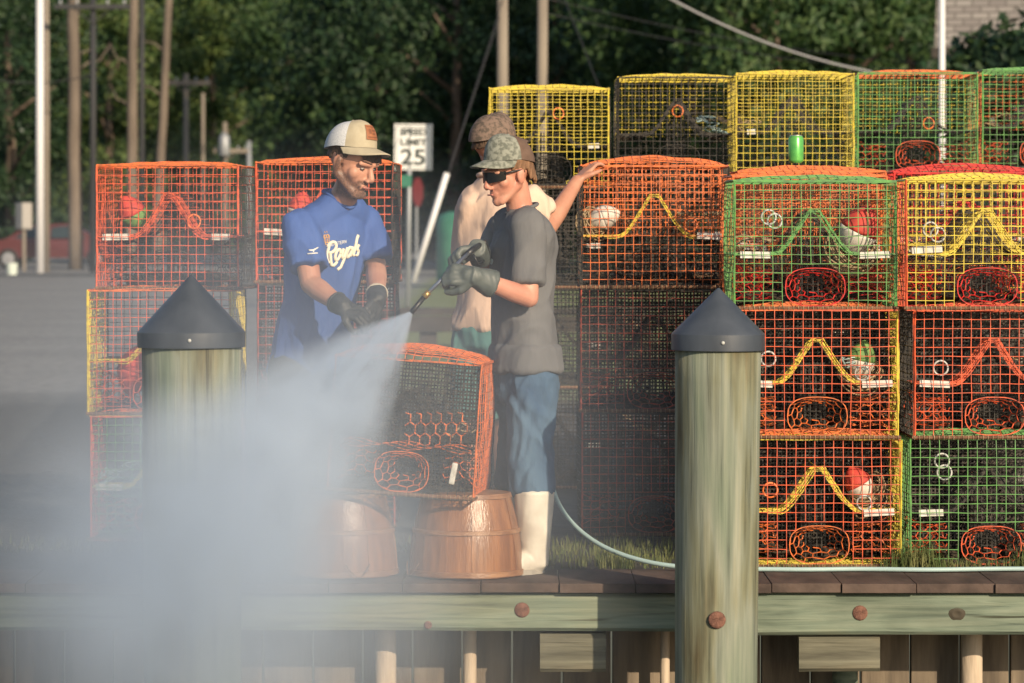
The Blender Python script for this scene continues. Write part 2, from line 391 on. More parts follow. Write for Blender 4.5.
# ------------------------------------------------------------------ pilings in front of the dock
def piling_mat():
    m = bpy.data.materials.new('treated_piling'); m.use_nodes = True; nt = m.node_tree; b = nt.nodes['Principled BSDF']
    b.inputs['Roughness'].default_value = .8
    tc = nt.nodes.new('ShaderNodeTexCoord')
    def nz(st, sc, det=8):
        mp = nt.nodes.new('ShaderNodeMapping'); mp.inputs['Scale'].default_value = st; lk(nt, tc.outputs['Object'], mp.inputs[0])
        n = nt.nodes.new('ShaderNodeTexNoise'); n.inputs['Scale'].default_value = sc; n.inputs['Detail'].default_value = det; lk(nt, mp.outputs[0], n.inputs['Vector']); return n
    def ramp(n, cs):
        r = nt.nodes.new('ShaderNodeValToRGB'); el = r.color_ramp.elements
        while len(el) < len(cs): el.new(.5)
        for q, (pp, c) in zip(el, cs): q.position = pp; q.color = (*c, 1)
        lk(nt, n.outputs['Fac'], r.inputs[0]); return r
    grain = nz((1, 1, .035), 46, 10); patch = nz((1, 1, .16), 7)
    a = ramp(grain, [(.27, (.06, .07, .058)), (.36, (.15, .168, .132)), (.5, (.20, .222, .175)), (.74, (.285, .292, .225))])
    c = ramp(patch, [(.36, (.72, .82, .74)), (.5, (1, 1, 1)), (.58, (.85, .80, .66)), (.68, (.50, .38, .25))])
    chk = nz((1, 1, .03), 17, 4); spot = nz((1, 1, .6), 30, 6)
    k = ramp(chk, [(.30, (.30, .27, .22)), (.345, (1, 1, 1))]); k2 = ramp(spot, [(.34, (.62, .58, .5)), (.46, (1, 1, 1)), (.75, (1.0, 1.0, .96))])
    mu = a
    for x in (c, k):
        nm = nt.nodes.new('ShaderNodeMixRGB'); nm.blend_type = 'MULTIPLY'; nm.inputs[0].default_value = 1
        lk(nt, mu.outputs[0], nm.inputs[1]); lk(nt, x.outputs[0], nm.inputs[2]); mu = nm
    lk(nt, mu.outputs[0], b.inputs['Base Color'])
    bp = nt.nodes.new('ShaderNodeBump'); bp.inputs['Strength'].default_value = .6; bp.inputs['Distance'].default_value = .008
    lk(nt, grain.outputs['Fac'], bp.inputs['Height']); lk(nt, bp.outputs[0], b.inputs['Normal'])
    return m
M['piling'] = piling_mat()
def piling(px, d, rpx, tip, shoulder, band, label, boltpx, lean=0, seed=0, taper=.0):
    s = FPX/d; r = rpx/s; X = (px-512)/s
    e = empty('piling', (X, d, -1.9), label, 'piling', 'capped pilings at the dock edge', (0, lean, 0))
    zb = CAMH-(band-225)/s+1.9; zs = CAMH-(shoulder-225)/s+1.9; zt = CAMH-(tip-225)/s+1.9
    mb = MB(); prof = [(r*(1-taper*(1-i/24))*(1+.008*noise.noise(Vector((seed, i*.6, 0)))), zb*i/24+.01*(i == 24)) for i in range(25)]
    mb.lathe((0, 0, 0), prof, 'piling', 48, lambda a, z: 1+.012*noise.noise(Vector((math.cos(a)*2.2+seed, math.sin(a)*2.2, z*.5))))
    mb.build('piling_trunk', e, True)
    mb = MB(); c = r*1.085
    prof = [(c*1.0, zb), (c*1.005, zb+.004), (c*1.005, zs-.004), (c*.99, zs)]
    for i in range(1, 13):
        q = i/12; prof.append((c*.99*(1-q)+.004*q, zs+(zt-zs)*q))
    mb.lathe((0, 0, 0), prof, 'capmetal', 48, lambda a, z: 1+.006*noise.noise(Vector((math.cos(a)*1.5+seed*3, math.sin(a)*1.5, z*6))))
    o = mb.build('piling_cap', e); smooth_angle(o.data, 30)
    o2 = MB(); o2.lathe((0, 0, 0), [(.007, 0), (.007, .004), (.003, .006)], 'ringwhite', 10); n = o2.build('nail', o, True)
    n.rotation_euler = (R(90), 0, 0); n.location = (c*.05, -c*1.0-.001, (zb+zs)/2)
    if boltpx:
        q = P(boltpx[0], boltpx[1], d-r); b = bolt_disc(e, (q.x-X+.004, -r*.985, q.z+1.9), .033)
    return e
piling(713.5, 14.58, 43, 288, 333, 350, 'sharp bare greenish timber piling under a dark cone cap, beside the spraying man', (713, 620), R(.35), 1, .10)
piling(194, 14.58, 49.5, 275, 331, 347, 'thicker timber piling with dark cone cap, half hidden in white spray on the left', None, R(-.2), 5, .03)

# ------------------------------------------------------------------ crab traps
TW, TD, TH, SP = .66, .62, .525, .0388
def panel(mb, o, u, v, n, bul, m, r=.0020, seed=0, hole=None, nu=None, nv=None, jag=.004):
    """square mesh on o + s*u + t*v bulged along n"""
    o, u, v, n = map(Vector, (o, u, v, n))
    nu = nu or max(2, round(u.length/SP)); nv = nv or max(2, round(v.length/SP))
    def pt(i, j):
        a, b = i/nu, j/nv
        w = bul*(math.sin(math.pi*a)**.6)*(math.sin(math.pi*b)**.6)
        q = Vector((i*.35+seed*3.7, j*.35, seed))
        p = o+u*a+v*b+n*(w+jag*noise.noise(q)*(0 if i in (0, nu) or j in (0, nv) else 2))
        return p + u.normalized()*jag*.8*noise.noise(q+Vector((31, 0, 0)))+v.normalized()*jag*.8*noise.noise(q+Vector((0, 31, 0)))
    def runs(pts, keep):
        cur = []
        for p, k in zip(pts, keep):
            if k: cur.append(p)
            else:
                if len(cur) > 1: mb.tube(cur, r, m)
                cur = []
        if len(cur) > 1: mb.tube(cur, r, m)
    ins = (lambda i, j: True) if hole is None else (lambda i, j: ((i/nu-hole[0])/hole[2])**2+((j/nv-hole[1])/hole[3])**2 > 1)
    for i in range(nu+1): runs([pt(i, j) for j in range(nv+1)], [ins(i, j) for j in range(nv+1)])
    for j in range(nv+1): runs([pt(i, j) for i in range(nu+1)], [ins(i, j) for i in range(nu+1)])

def hexes(mb, f, nu, nv, m, r=.0024):
    """chicken wire over f(u, v), u around 0..1, v along 0..1"""
    seen = set()
    for i in range(nu):
        for j in range(nv):
            c = (i+.5*(j % 2), j)
            h = [(c[0], c[1]+.66), (c[0]+.5, c[1]+.34), (c[0]+.5, c[1]-.34), (c[0], c[1]-.66)]
            for a, b in zip(h[:-1], h[1:]):
                mb.tube([f(a[0]/nu, min(1, max(0, (a[1]+.5)/nv))), f(b[0]/nu, min(1, max(0, (b[1]+.5)/nv)))], r, m, 3)

def profile(x):
    """height of the inner partition across the trap, as a share of the trap height"""
    a = abs(x)
    if a > .17: return .43
    if a < .018: return .765
    t = (a-.018)/(.152); return .765-(.335)*(t**.9*(1-t)+(1-(1-t)**2.2)*t)

STYLE = {}
def trap_parts(key, front, side, top, back, edge, apron, fun, seed=0, low='black', front_low=None, tags=(1, 1), tagrot=(0, 0), rings=((-.17, .68, 'ringwhite'),), bulge=.028, foul=1.0, base='rust', under='black', lowback='black', W=TW):
    if key in STYLE: return STYLE[key]
    rn = random.Random(seed*13+5); x0, y0, H = -W/2, -TD/2, TH; ps = []
    mb = MB()
    if front_low:
        sp = .44
        panel(mb, (x0, y0, H*sp), (W, 0, 0), (0, 0, H*(1-sp)), (0, -1, 0), .008, front, seed=seed)
        panel(mb, (x0, y0+.002, 0), (W, 0, 0), (0, 0, H*sp), (0, -1, 0), .004, front_low, seed=seed+1, hole=(.5, .42, .2, .36))
    else:
        panel(mb, (x0, y0, 0), (W, 0, 0), (0, 0, H), (0, -1, 0), .008, front, seed=seed, hole=None if fun == 'black' else (.5, .165, .185, .165))
    ps.append(('front_panel', mb, False))
    for sgn in (-1, 1):
        mb = MB(); panel(mb, (sgn*W/2, y0, 0), (0, TD, 0), (0, 0, H), (sgn, 0, 0), .014, side if not isinstance(side, tuple) else side[sgn > 0], seed=seed+2+sgn)
        ps.append(('side_panel', mb, False))
    mb = MB(); panel(mb, (x0, y0, H), (W, 0, 0), (0, TD, 0), (0, 0, 1), bulge, top, seed=seed+5, r=.0025); ps.append(('top_panel', mb, False))
    mb = MB(); panel(mb, (x0, y0+TD, H*.43), (W, 0, 0), (0, 0, H*.57), (0, 1, 0), .006, back, seed=seed+7)
    panel(mb, (x0, y0+TD, 0), (W, 0, 0), (0, 0, H*.43), (0, 1, 0), .004, lowback, seed=seed+8, nu=26, nv=9)
    ps.append(('back_panel', mb, False))
    mb = MB(); panel(mb, (x0, y0, .004), (W, 0, 0), (0, TD, 0), (0, 0, 1), 0, under, seed=seed+9, nu=20, nv=18); ps.append(('bottom_panel', mb, False))
    # doubled bent edges
    mb = MB()
    for (a, b, m) in (((x0, y0, 0), (x0, y0, H), edge[0]), ((-x0, y0, 0), (-x0, y0, H), edge[1]), ((x0, y0, H), (-x0, y0, H), edge[2]), ((x0, y0, 0), (-x0, y0, 0), edge[3]),
                      ((x0, -y0, 0), (x0, -y0, H), back), ((-x0, -y0, 0), (-x0, -y0, H), back), ((x0, -y0, H), (-x0, -y0, H), top),
                      ((x0, y0, H), (x0, -y0, H), top), ((-x0, y0, H), (-x0, -y0, H), top)):
        a, b = Vector(a), Vector(b)
        for q in range(2):
            off = Vector((rn.uniform(-.004, .004), rn.uniform(-.006, .004), rn.uniform(-.004, .004)))
            mb.tube([a.lerp(b, i/8)+off+Vector((rn.uniform(-1, 1), rn.uniform(-1, 1), rn.uniform(-1, 1)))*.002 for i in range(9)], .0034, m, 5)
    ps.append(('edge_wires', mb, False))
    mb = MB(); z = .006
    mb.tube([(x0-.006, y0-.006, z), (-x0+.006, y0-.006, z), (-x0+.006, -y0+.006, z), (x0-.006, -y0+.006, z)], .0075, base, 6, closed=True)
    for q in range(34):
        t = q/33; mb.tube([(x0+W*t, y0-.006+.009*math.cos(a), z+.009*math.sin(a)) for a in [k*math.pi/3 for k in range(6)]], .0014, 'ropetan', 3, closed=True)
    ps.append(('base_frame', mb, False))
    # inner partition with its raised apron
    mb = MB(); nx = 26
    for j in range(16):
        y = y0+.03+(TD-.06)*j/15; d = rn.uniform(-.004, .004)
        pts = [(x0+W*i/nx, y, H*profile(x0+W*i/nx)+d) for i in range(nx+1)]
        mb.tube(pts, .0023, apron if j < 7 else low)
    for i in range(nx+1):
        x = x0+W*i/nx; mb.tube([(x, y0+.03+(TD-.06)*j/6, H*profile(x)+rn.uniform(-.002, .002)) for j in range(7)], .0022, apron if abs(x) < .19 else low)
    for q in range(6):
        dx, dz, dy = rn.uniform(-.006, .006), rn.uniform(-.012, .010), rn.uniform(-.004, .012)
        mb.tube([(x+dx, y0+.028+dy, H*profile(x)+dz+rn.uniform(-.003, .003)) for x in [-.215+.43*i/24 for i in range(25)]], .0021, apron, 4)
    ps.append(('inner_partition', mb, False))
    # entrance funnels
    def fun_front(u, v):
        a = 2*math.pi*u; k = 1-.55*v
        return Vector((.122*k*math.copysign(abs(math.cos(a))**.75, math.cos(a)), y0+.004+.15*v, .092+.078*k*math.copysign(abs(math.sin(a))**.75, math.sin(a))+.012*v))
    mb = MB(); hexes(mb, fun_front, 11, 3, fun)
    mb.tube([fun_front(i/28, 0) for i in range(28)], .0024, fun, 4, closed=True)
    ps.append(('entrance_funnel', mb, False))
    for sgn in (-1, 1):
        def fs(u, v, sgn=sgn):
            a = 2*math.pi*u; k = 1-.4*v
            return Vector((sgn*(W/2-.004-.17*v), .0+.13*k*math.cos(a), .10+.08*k*math.sin(a)+.012*math.sin(9*u+v*5)))
        mb = MB(); hexes(mb, fs, 10, 4, fun)
        ps.append(('entrance_funnel', mb, False))
    mb = MB()
    for i in range(14):
        a = 2*math.pi*i/14; mb.tube([(.055*math.cos(a), .0+.055*math.sin(a), .01), (.05*math.cos(a), .05*math.sin(a), .30)], .003, 'black', 4)
    for i in range(10): mb.tube([(.055*math.cos(2*math.pi*k/14), .055*math.sin(2*math.pi*k/14), .01+.03*i) for k in range(14)], .0025, 'black', 4, closed=True)
    ps.append(('bait_well', mb, False))
    # dried weed caught on the lower wires
    if foul:
        mb = MB()
        for q in range(int(75*foul)):
            x, y = rn.uniform(x0+.02, -x0-.02), rn.uniform(y0+.22, -y0-.02); zz = rn.choice((rn.uniform(.008, .05), H*.43, H*.43-.02, rn.uniform(.02, .2)))
            if zz > .1 and abs(x) < .19: zz = rn.uniform(.01, .06)
            a = rn.uniform(0, 6.28); L = rn.uniform(.03, .10); p = Vector((x, y, zz)); pts = [p]
            for s_ in range(3):
                p = p+Vector((math.cos(a)*L/3, math.sin(a)*L/3, rn.uniform(-.012, .01))); p.x = max(x0+.008, min(-x0-.008, p.x)); p.y = min(-y0-.008, p.y); p.z = max(.008, p.z); a += rn.uniform(-.9, .9); pts.append(p)
            mb.tube(pts, rn.uniform(.003, .010), 'fouling', 5, r2=.002)
        for q in range(int(22*foul)):
            mb.ell((rn.uniform(x0+.06, -x0-.06), rn.uniform(.02, -y0-.06), rn.uniform(.02, .05)), (rn.uniform(.02, .055), rn.uniform(.02, .05), rn.uniform(.012, .035)), 'fouling', n=8)
        ps.append(('dried_weed', mb, False))
    if seed % 3 != 0 and foul:
        mb = MB(); p = Vector((rn.choice((-1, 1))*W*.3, rn.uniform(-.1, .1), H*.43+.02)); pts = []
        for q in range(60):
            pts.append(p.copy()); p = p+Vector((rn.uniform(-.045, .045), rn.uniform(-.045, .045), rn.uniform(-.02, .02)))
            sx_ = 1 if pts[0].x > 0 else -1; p.x = sx_*min(W*.46, max(W*.17, abs(p.x))); p.y = min(.22, max(-.26, p.y)); p.z = min(H*.62, max(H*.43+.006, p.z))
        mb.tube([pts[i//3].lerp(pts[min(i//3+1, 59)], (i % 3)/3) for i in range(178)], .0028, rn.choice(('ropetan', 'ropetan', 'hose')), 4); ps.append(('loose_line', mb, False))
    for (x, hz, m) in rings:
        mb = MB(); c = Vector((x, y0+.02, H*hz)); rr = .0295
        mb.tube([c+Vector((rr*math.cos(2*math.pi*k/22), .004*math.sin(4*math.pi*k/22), rr*math.sin(2*math.pi*k/22))) for k in range(22)], .0042, m, 6, closed=True)
        ps.append(('cull_ring', mb, True))
    for sgn, on, ro in zip((-1, 1), tags, tagrot):
        if on:
            mb = MB(); mb.box((0, 0, 0), (.125*on, .006, .029), 'tagwhite', Matrix.Rotation(R(ro+rn.uniform(-4, 4)), 3, 'Y') @ Matrix.Rotation(R(-14), 3, 'X'), bev=.002)
            mb.shift((-sgn*(W/2-.085), -y0-.012, -H*.425-(.02 if ro else 0))); ps.append(('white_tag', mb, False))
    out = []
    for n, b, sm in ps: out.append((n, b.mesh(n, sm)))
    STYLE[key] = out; return out

GROUP = 'crab traps stacked on the dock'
def trap(style, x, yf, z, label, rz=0, sc=(1, 1, 1), ry=0, rx=0, group=GROUP):
    e = empty('crab_trap', (x, yf+TD*sc[1]/2, z), label, 'crab trap', group, (R(rx), R(ry), R(rz)))
    e.scale = sc
    for n, me in style:
        o = bpy.data.objects.new(n, me); COL.objects.link(o); o.parent = e
        if n in ('dried_weed', 'entrance_funnel'): o['kind'] = 'stuff' if n == 'dried_weed' else 'thing'
    return e
T = trap_parts
sA1 = T('A1', 'green', 'green', 'green', 'orange', ('green', 'green', 'green', 'green'), 'green', 'red', 1, rings=((-.19, .72, 'ringwhite'), (-.165, .69, 'ringwhite')))
sA2 = T('A2', 'redorange', ('orange', 'yellow'), 'orange', 'black', ('redorange', 'yellow', 'redorange', 'yellow'), 'yellow', 'orange', 2, rings=((-.2, .62, 'ringwhite'), (.185, .51, 'ringwhite')), under='yellow')
sA3 = T('A3', 'redorange', ('redorange', 'yellow'), 'orange', 'black', ('redorange', 'yellow', 'redorange', 'yellow'), 'yellow', 'orange', 3, rings=((-.2, .6, 'ringorange'), (.185, .5, 'ringwhite')), tags=(0, 1), under='yellow')
sB1 = T('B1', 'yellow', 'redorange', 'yellow', 'yellow', ('redorange', 'redorange', 'yellow', 'redorange'), 'yellow', 'red', 4, rings=((-.2, .58, 'ringwhite'), (-.23, .62, 'ringwhite')), tagrot=(-3, 0), under='red')
sB2 = T('B2', 'redorange', 'black', 'redorange', 'black', ('redorange', 'redorange', 'redorange', 'redorange'), 'redorange', 'redorange', 5, rings=((-.22, .55, 'ringwhite'),), tags=(1, 0))
sB3 = T('B3', 'green', ('green', 'green'), 'green', 'black', ('green', 'green', 'green', 'green'), 'black', 'redorange', 6, rings=((-.19, .74, 'ringwhite'), (-.2, .83, 'ringwhite')), tags=(.8, 0))
sC = T('C', 'orange', 'orange', 'orange', 'orange', ('orange',)*4, 'orange', 'orange', 7, rings=(), bulge=.03)
sCY = T('CY', 'yellow', 'yellow', 'yellow', 'yellow', ('yellow',)*4, 'yellow', 'orange', 8, rings=(), bulge=.04)
sCR = T('CR', 'red', 'red', 'red', 'red', ('red',)*4, 'red', 'red', 9, rings=(), bulge=.045)
sD = T('D', 'orange', ('black', 'black'), 'orange', 'orange', ('black', 'black', 'orange', 'black'), 'yellow', 'black', 10, rings=((.16, .52, 'ringorange'),), tags=(0, .9), bulge=.045)
sDL = T('DL', 'shadedred', ('black', 'black'), 'black', 'black', ('shadedred', 'shadedred', 'black', 'black'), 'black', 'shadedred', 11, rings=(), tags=(0, 0), foul=1.6)
sFY = T('FY', 'yellow', ('yellow', 'black'), 'yellow', 'yellow', ('yellow', 'yellow', 'yellow', 'black'), 'black', 'black', 12, front_low='yellow', rings=((.05, .75, 'ringorange'),), tags=(0, .5), foul=1.6)
sFK = T('FK', 'black', ('black', 'black'), 'yellow', 'yellow', ('black',)*4, 'black', 'black', 13, rings=((.0, .66, 'ringorange'),), tags=(0, 0), foul=1.6)
sFZ = T('FZ', 'yellow', ('yellow', 'yellow'), 'yellow', 'yellow', ('yellow',)*4, 'black', 'black', 14, rings=(), tags=(.4, 0), foul=1.3)
sFG = T('FG', 'green', ('green', 'green'), 'orange', 'yellow', ('green',)*4, 'black', 'redorange', 15, rings=((.06, .5, 'ringorange'),), tags=(0, 0), foul=1.4)
sFG2 = T('FG2', 'green', ('orange', 'green'), 'green', 'orange', ('green',)*4, 'black', 'redorange', 16, rings=(), tags=(0, 0), foul=1.6)
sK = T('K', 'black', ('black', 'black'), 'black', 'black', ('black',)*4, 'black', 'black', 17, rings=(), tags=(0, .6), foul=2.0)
def screen(st, nu, nv, r, y=-.02):
    kb = MB(); panel(kb, (-TW/2, y, .01), (TW, 0, 0), (0, 0, TH*.95), (0, -1, 0), .01, 'black', r=r, seed=len(st), nu=nu, nv=nv); st.append(('inner_screen', kb.mesh('inner_screen')))
kb = MB(); panel(kb, (-TW/2, .12, TH*.44), (TW, 0, 0), (0, 0, TH*.54), (0, -1, 0), .02, 'orange', r=.0026, seed=55, nu=30, nv=11); sD.append(('inner_screen', kb.mesh('inner_screen')))
for q_ in (sA2, sA3, sB2, sB3): screen(q_, 40, 32, .0042, .16)
screen(sDL, 42, 33, .0046); screen(sK, 30, 24, .0045)
sG1 = T('G1', 'redorange', ('redorange', 'black'), 'orange', 'redorange', ('redorange', 'redorange', 'orange', 'black'), 'redorange', 'black', 18, rings=((.12, .55, 'ringorange'),), tags=(1, .7), bulge=.02, foul=1.3)
sG2 = T('G2', 'redorange', ('yellow', 'yellow'), 'orange', 'black', ('yellow', 'yellow', 'orange', 'yellow'), 'yellow', 'redorange', 19, rings=(), tags=(0, 0), bulge=.02)
sG3 = T('G3', 'green', ('redorange', 'redorange'), 'orange', 'black', ('redorange', 'redorange', 'redorange', 'redorange'), 'yellow', 'redorange', 20, rings=(), tags=(1, 0), bulge=.02)
sH = T('H', 'redorange', ('black', 'black'), 'orange', 'redorange', ('redorange', 'black', 'orange', 'redorange'), 'redorange', 'black', 21, rings=(), tags=(.8, .8), bulge=.03)
sW = T('W', 'black', ('black', 'orange'), 'orange', 'black', ('orange', 'orange', 'orange', 'black'), 'black', 'orange', 22, rings=(), tags=(0, 0), bulge=.05, foul=2.0)
hb = MB(); hexes(hb, lambda u, v: Vector((.0+.28*u, -TD/2+.012+.006*math.sin(7*u), .19+.13*v+.02*u)), 6, 3, 'orange', .003)
screen(sW, 44, 34, .0045, -.05)
for q in range(4): hb.tube([(-.28+.58*i/12, -TD/2+.055+.004*q, .20-.006*q+.01*math.sin(i*1.3+q)) for i in range(13)], .0024, 'orange', 4)
sW.append(('hexagon_panel', hb.mesh('hexagon_panel')))
hb = MB(); hb.box((.235, -TD/2-.012, .10), (.026, .02, .085), 'tagwhite', Matrix.Rotation(R(8), 3, 'Y'), bev=.006); sW.append(('latch_tag', hb.mesh('latch_tag')))

H1 = TH
# front column beside the bare piling
xa = 1.239
trap(sA3, xa+.015, 15.7, .0, 'red orange trap with yellow right edge on the dock, lowest beside the bare piling', .6)
trap(sA2, xa+.012, 15.69, H1+.002, 'red orange trap with yellow edges and two white tags, right under the green one', -.5)
trap(sA1, xa, 15.7, 2*H1+.004, 'green trap with a red hexagon funnel and red float, on two orange ones', .3)
# right edge column
xb = 1.94
trap(sB3, xb+.02, 15.68, .0, 'green trap with a pale ring and grass at its foot, lowest at the right edge', -.4)
trap(sB2, xb+.03, 15.68, H1+.002, 'red orange trap between the yellow and the green trap at the right edge', .5)
trap(sB1, xb-.01, 15.62, 2*H1+.006, 'yellow fronted trap with orange sides topping the stack at the right edge', .8)
# second row behind them
for i in range(3):
    trap(sC if i == 2 else sK, 1.27, 16.42, .03+i*(H1+.002), ('dark trap behind the lowest trap beside the bare piling', 'dark trap behind the middle trap beside the bare piling', 'orange trap peeking over the top of the green one with the red funnel')[i], .6)
    trap(sCY if i == 2 else sK, 1.985, 16.38, i*(H1+.004), ('dark trap hidden behind the lowest green trap at the right edge', 'dark trap hidden behind the middle trap at the right edge', 'yellow trap with a bowed lid behind the front yellow one')[i], -.4)
    trap(sCR if i == 2 else sK, 2.03, 17.1, .05+i*(H1+.004), ('dark trap in the third row back, lowest under the red lid', 'dark trap in the third row back, right under the red lid', 'red trap with a bowed red lid, behind the two yellow ones')[i], .4)
    trap(sC if i == 2 else sK, 1.34, 17.14, .06+i*(H1+.002), ('dark trap in the third row, lowest below the drink can', 'dark trap in the third row, middle of the stack behind the drink can', 'orange trap behind the drink can, third row back')[i], -.3)
# middle stack the hand rests on
s = (1, 1, 1.055)
for i in range(3):
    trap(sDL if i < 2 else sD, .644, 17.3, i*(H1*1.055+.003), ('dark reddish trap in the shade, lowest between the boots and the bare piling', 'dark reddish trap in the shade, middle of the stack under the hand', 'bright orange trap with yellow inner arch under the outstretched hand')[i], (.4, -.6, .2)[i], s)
# rear row, four high
cols = ((.2, .015, sFY, 'yellow trap at the left end of the high rear row'), (.872, .075, sFK, 'black fronted trap with an orange ring, second from left in the high rear row'), (1.475, .085, sFZ, 'yellow trap above the drink can, in the high rear row'),
        (2.14, .095, sFG, 'green trap with yellow back in the high rear row'), (2.79, .11, sFG2, 'green and orange trap at the right edge of the high rear row'))
names = ('first', 'second', 'third', 'fourth', 'fifth')
for ci, (x, z0, st, lab) in enumerate(cols):
    for i in range(4):
        sc_ = (.95 if ci != 2 else .93, 1, 1)
        l = lab if i == 3 else 'dark weedy trap in the %s rear column from the left, %s' % (names[ci], ('lowest, on the ground', 'second from the ground', 'third from the ground')[i])
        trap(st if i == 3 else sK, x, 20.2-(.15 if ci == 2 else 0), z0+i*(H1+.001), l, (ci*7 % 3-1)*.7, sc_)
# left stack
for i in range(3):
    trap((sG3, sG2, sG1)[i], (-1.55, -1.555, -1.512)[i], (17.05, 17.05, 17.1)[i], i*(H1*1.055+.002), ('green fronted trap with orange edges, lowest in the left stack in the mist', 'orange trap with yellow edges behind the left piling cap', 'orange trap topping the left stack, trees showing through it')[i], (-1, -2, -4)[i], (.96, 1, 1.05))
    trap((sDL, sDL, sH)[i], -.85, 17.55, .02+i*(H1*1.055+.003), ('dark red trap behind the man in blue, lowest', 'dark red trap behind the man in blue, middle one', 'orange trap behind the shoulders of the man in blue')[i], (0, .5, -1.5)[i], (.95, 1, 1.05))

# the trap being washed, up on the baskets
trap(sW, P(408, 420, 15.2).x, 15.12, .335, 'black fronted trap with orange lid, tilted on the baskets in the spray', -5.5, (.88, 1, 1.02), 3.8)

# ------------------------------------------------------------------ floats and rope inside traps
def float_in(x, yf, z, m1, m2, label, sc=1, rot=(0, 0, 0), coil=True, seed=0):
    e = empty('float', (x, yf, z), label, 'float', 'floats lying in the traps', rot)
    mb = MB(); r = .062*sc; L = .09*sc
    prof = [(r*math.sin(math.pi*i/16)**.7+.001, -L+2*L*i/16) for i in range(17)]
    mb.lathe((0, 0, 0), prof[:9], m1, 18); mb.lathe((0, 0, 0), prof[8:], m2, 18)
    mb.build('float_body', e, True)
    rn = random.Random(seed)
    if coil:
        mb = MB()
        for q in range(14):
            ph = rn.uniform(0, 6.28); a = rn.uniform(.05, .085)*sc; t = rn.uniform(-.6, .6); c = Vector((rn.uniform(-.01, .03), rn.uniform(-.015, .015), -L*.75+rn.uniform(-.03, .03)))
            mb.tube([c+Vector((a*math.cos(k*math.pi/10+ph), a*.8*math.sin(k*math.pi/10+ph)*math.cos(t), a*.6*math.sin(k*math.pi/10+ph+t))) for k in range(20)], .0042, 'ropetan', 4, closed=True)
        mb.build('rope', e, True)
    return e
zl = .43*TH
float_in(xa+.20, 15.92, 2*H1+zl+.10, 'floatwhite', 'floatred', 'red and pale float with tan line inside the green trap with the red funnel', 1.3, (R(10), R(25), 0), True, 1)
float_in(xa+.21, 15.93, H1+zl+.09, 'floatwhite', 'floatgreen', 'green and pale float inside the orange trap below the green one', .95, (R(5), R(12), 0), True, 2)
float_in(xa+.2, 15.93, zl+.10, 'floatwhite', 'floatred', 'weathered red float with rope inside the lowest trap beside the bare piling', .9, (R(5), R(-30), 0), True, 3)
float_in(xb+.25, 15.9, 2*H1+zl+.1, 'floatwhite', 'floatred', 'red float inside the yellow fronted trap at the right edge', 1.0, (R(5), R(15), 0), True, 4)
float_in(xb+.26, 15.9, H1+zl+.1, 'floatwhite', 'floatred', 'pale float inside the red orange trap at the right edge', .9, (R(5), R(-15), 0), True, 5)
float_in(-1.71, 17.3, 2*H1*1.055+zl+.12, 'floatgreen', 'floatred', 'red float with a dark end inside the top left trap', 1.0, (R(5), R(-30), R(20)), False, 6)
float_in(-1.70, 17.35, H1*1.055+.19, 'floatred', 'floatred', 'red float tucked inside the yellow edged trap behind the left cap', 1.35, (R(5), R(15), 0), False, 7)
float_in(-.98, 17.8, 2*H1*1.055+zl+.14, 'floatwhite', 'floatred', 'red float inside the orange trap behind the man in blue', .95, (R(5), R(10), 0), False, 8)
float_in(.42, 17.6, 2*H1*1.055+zl+.10, 'floatwhite', 'floatwhite', 'pale float inside the bright orange trap under the hand', .9, (R(5), R(70), 0), True, 9)

# ------------------------------------------------------------------ drink can on top
M['can'] = mat('green_can', (.10, .42, .10), .3, (.16, .55, .12), 20, metal=.3)
M['canlid'] = mat('can_lid', (.6, .62, .62), .3, metal=.9)
p = P(796, 163, 16.75)
e = empty('drink_can', p, 'bright green drink can standing on an orange trap lid', 'drink can')
mb = MB(); mb.lathe((0, 0, 0), [(.024, 0), (.032, .008), (.033, .012), (.033, .106), (.027, .118)], 'can', 22); o = mb.build('can_body', e); smooth_angle(o.data)
mb = MB(); mb.lathe((0, 0, .1185), [(.027, 0), (.027, .003), (.025, .003), (.024, .0015)], 'canlid', 22); mb.build('can_lid', e)

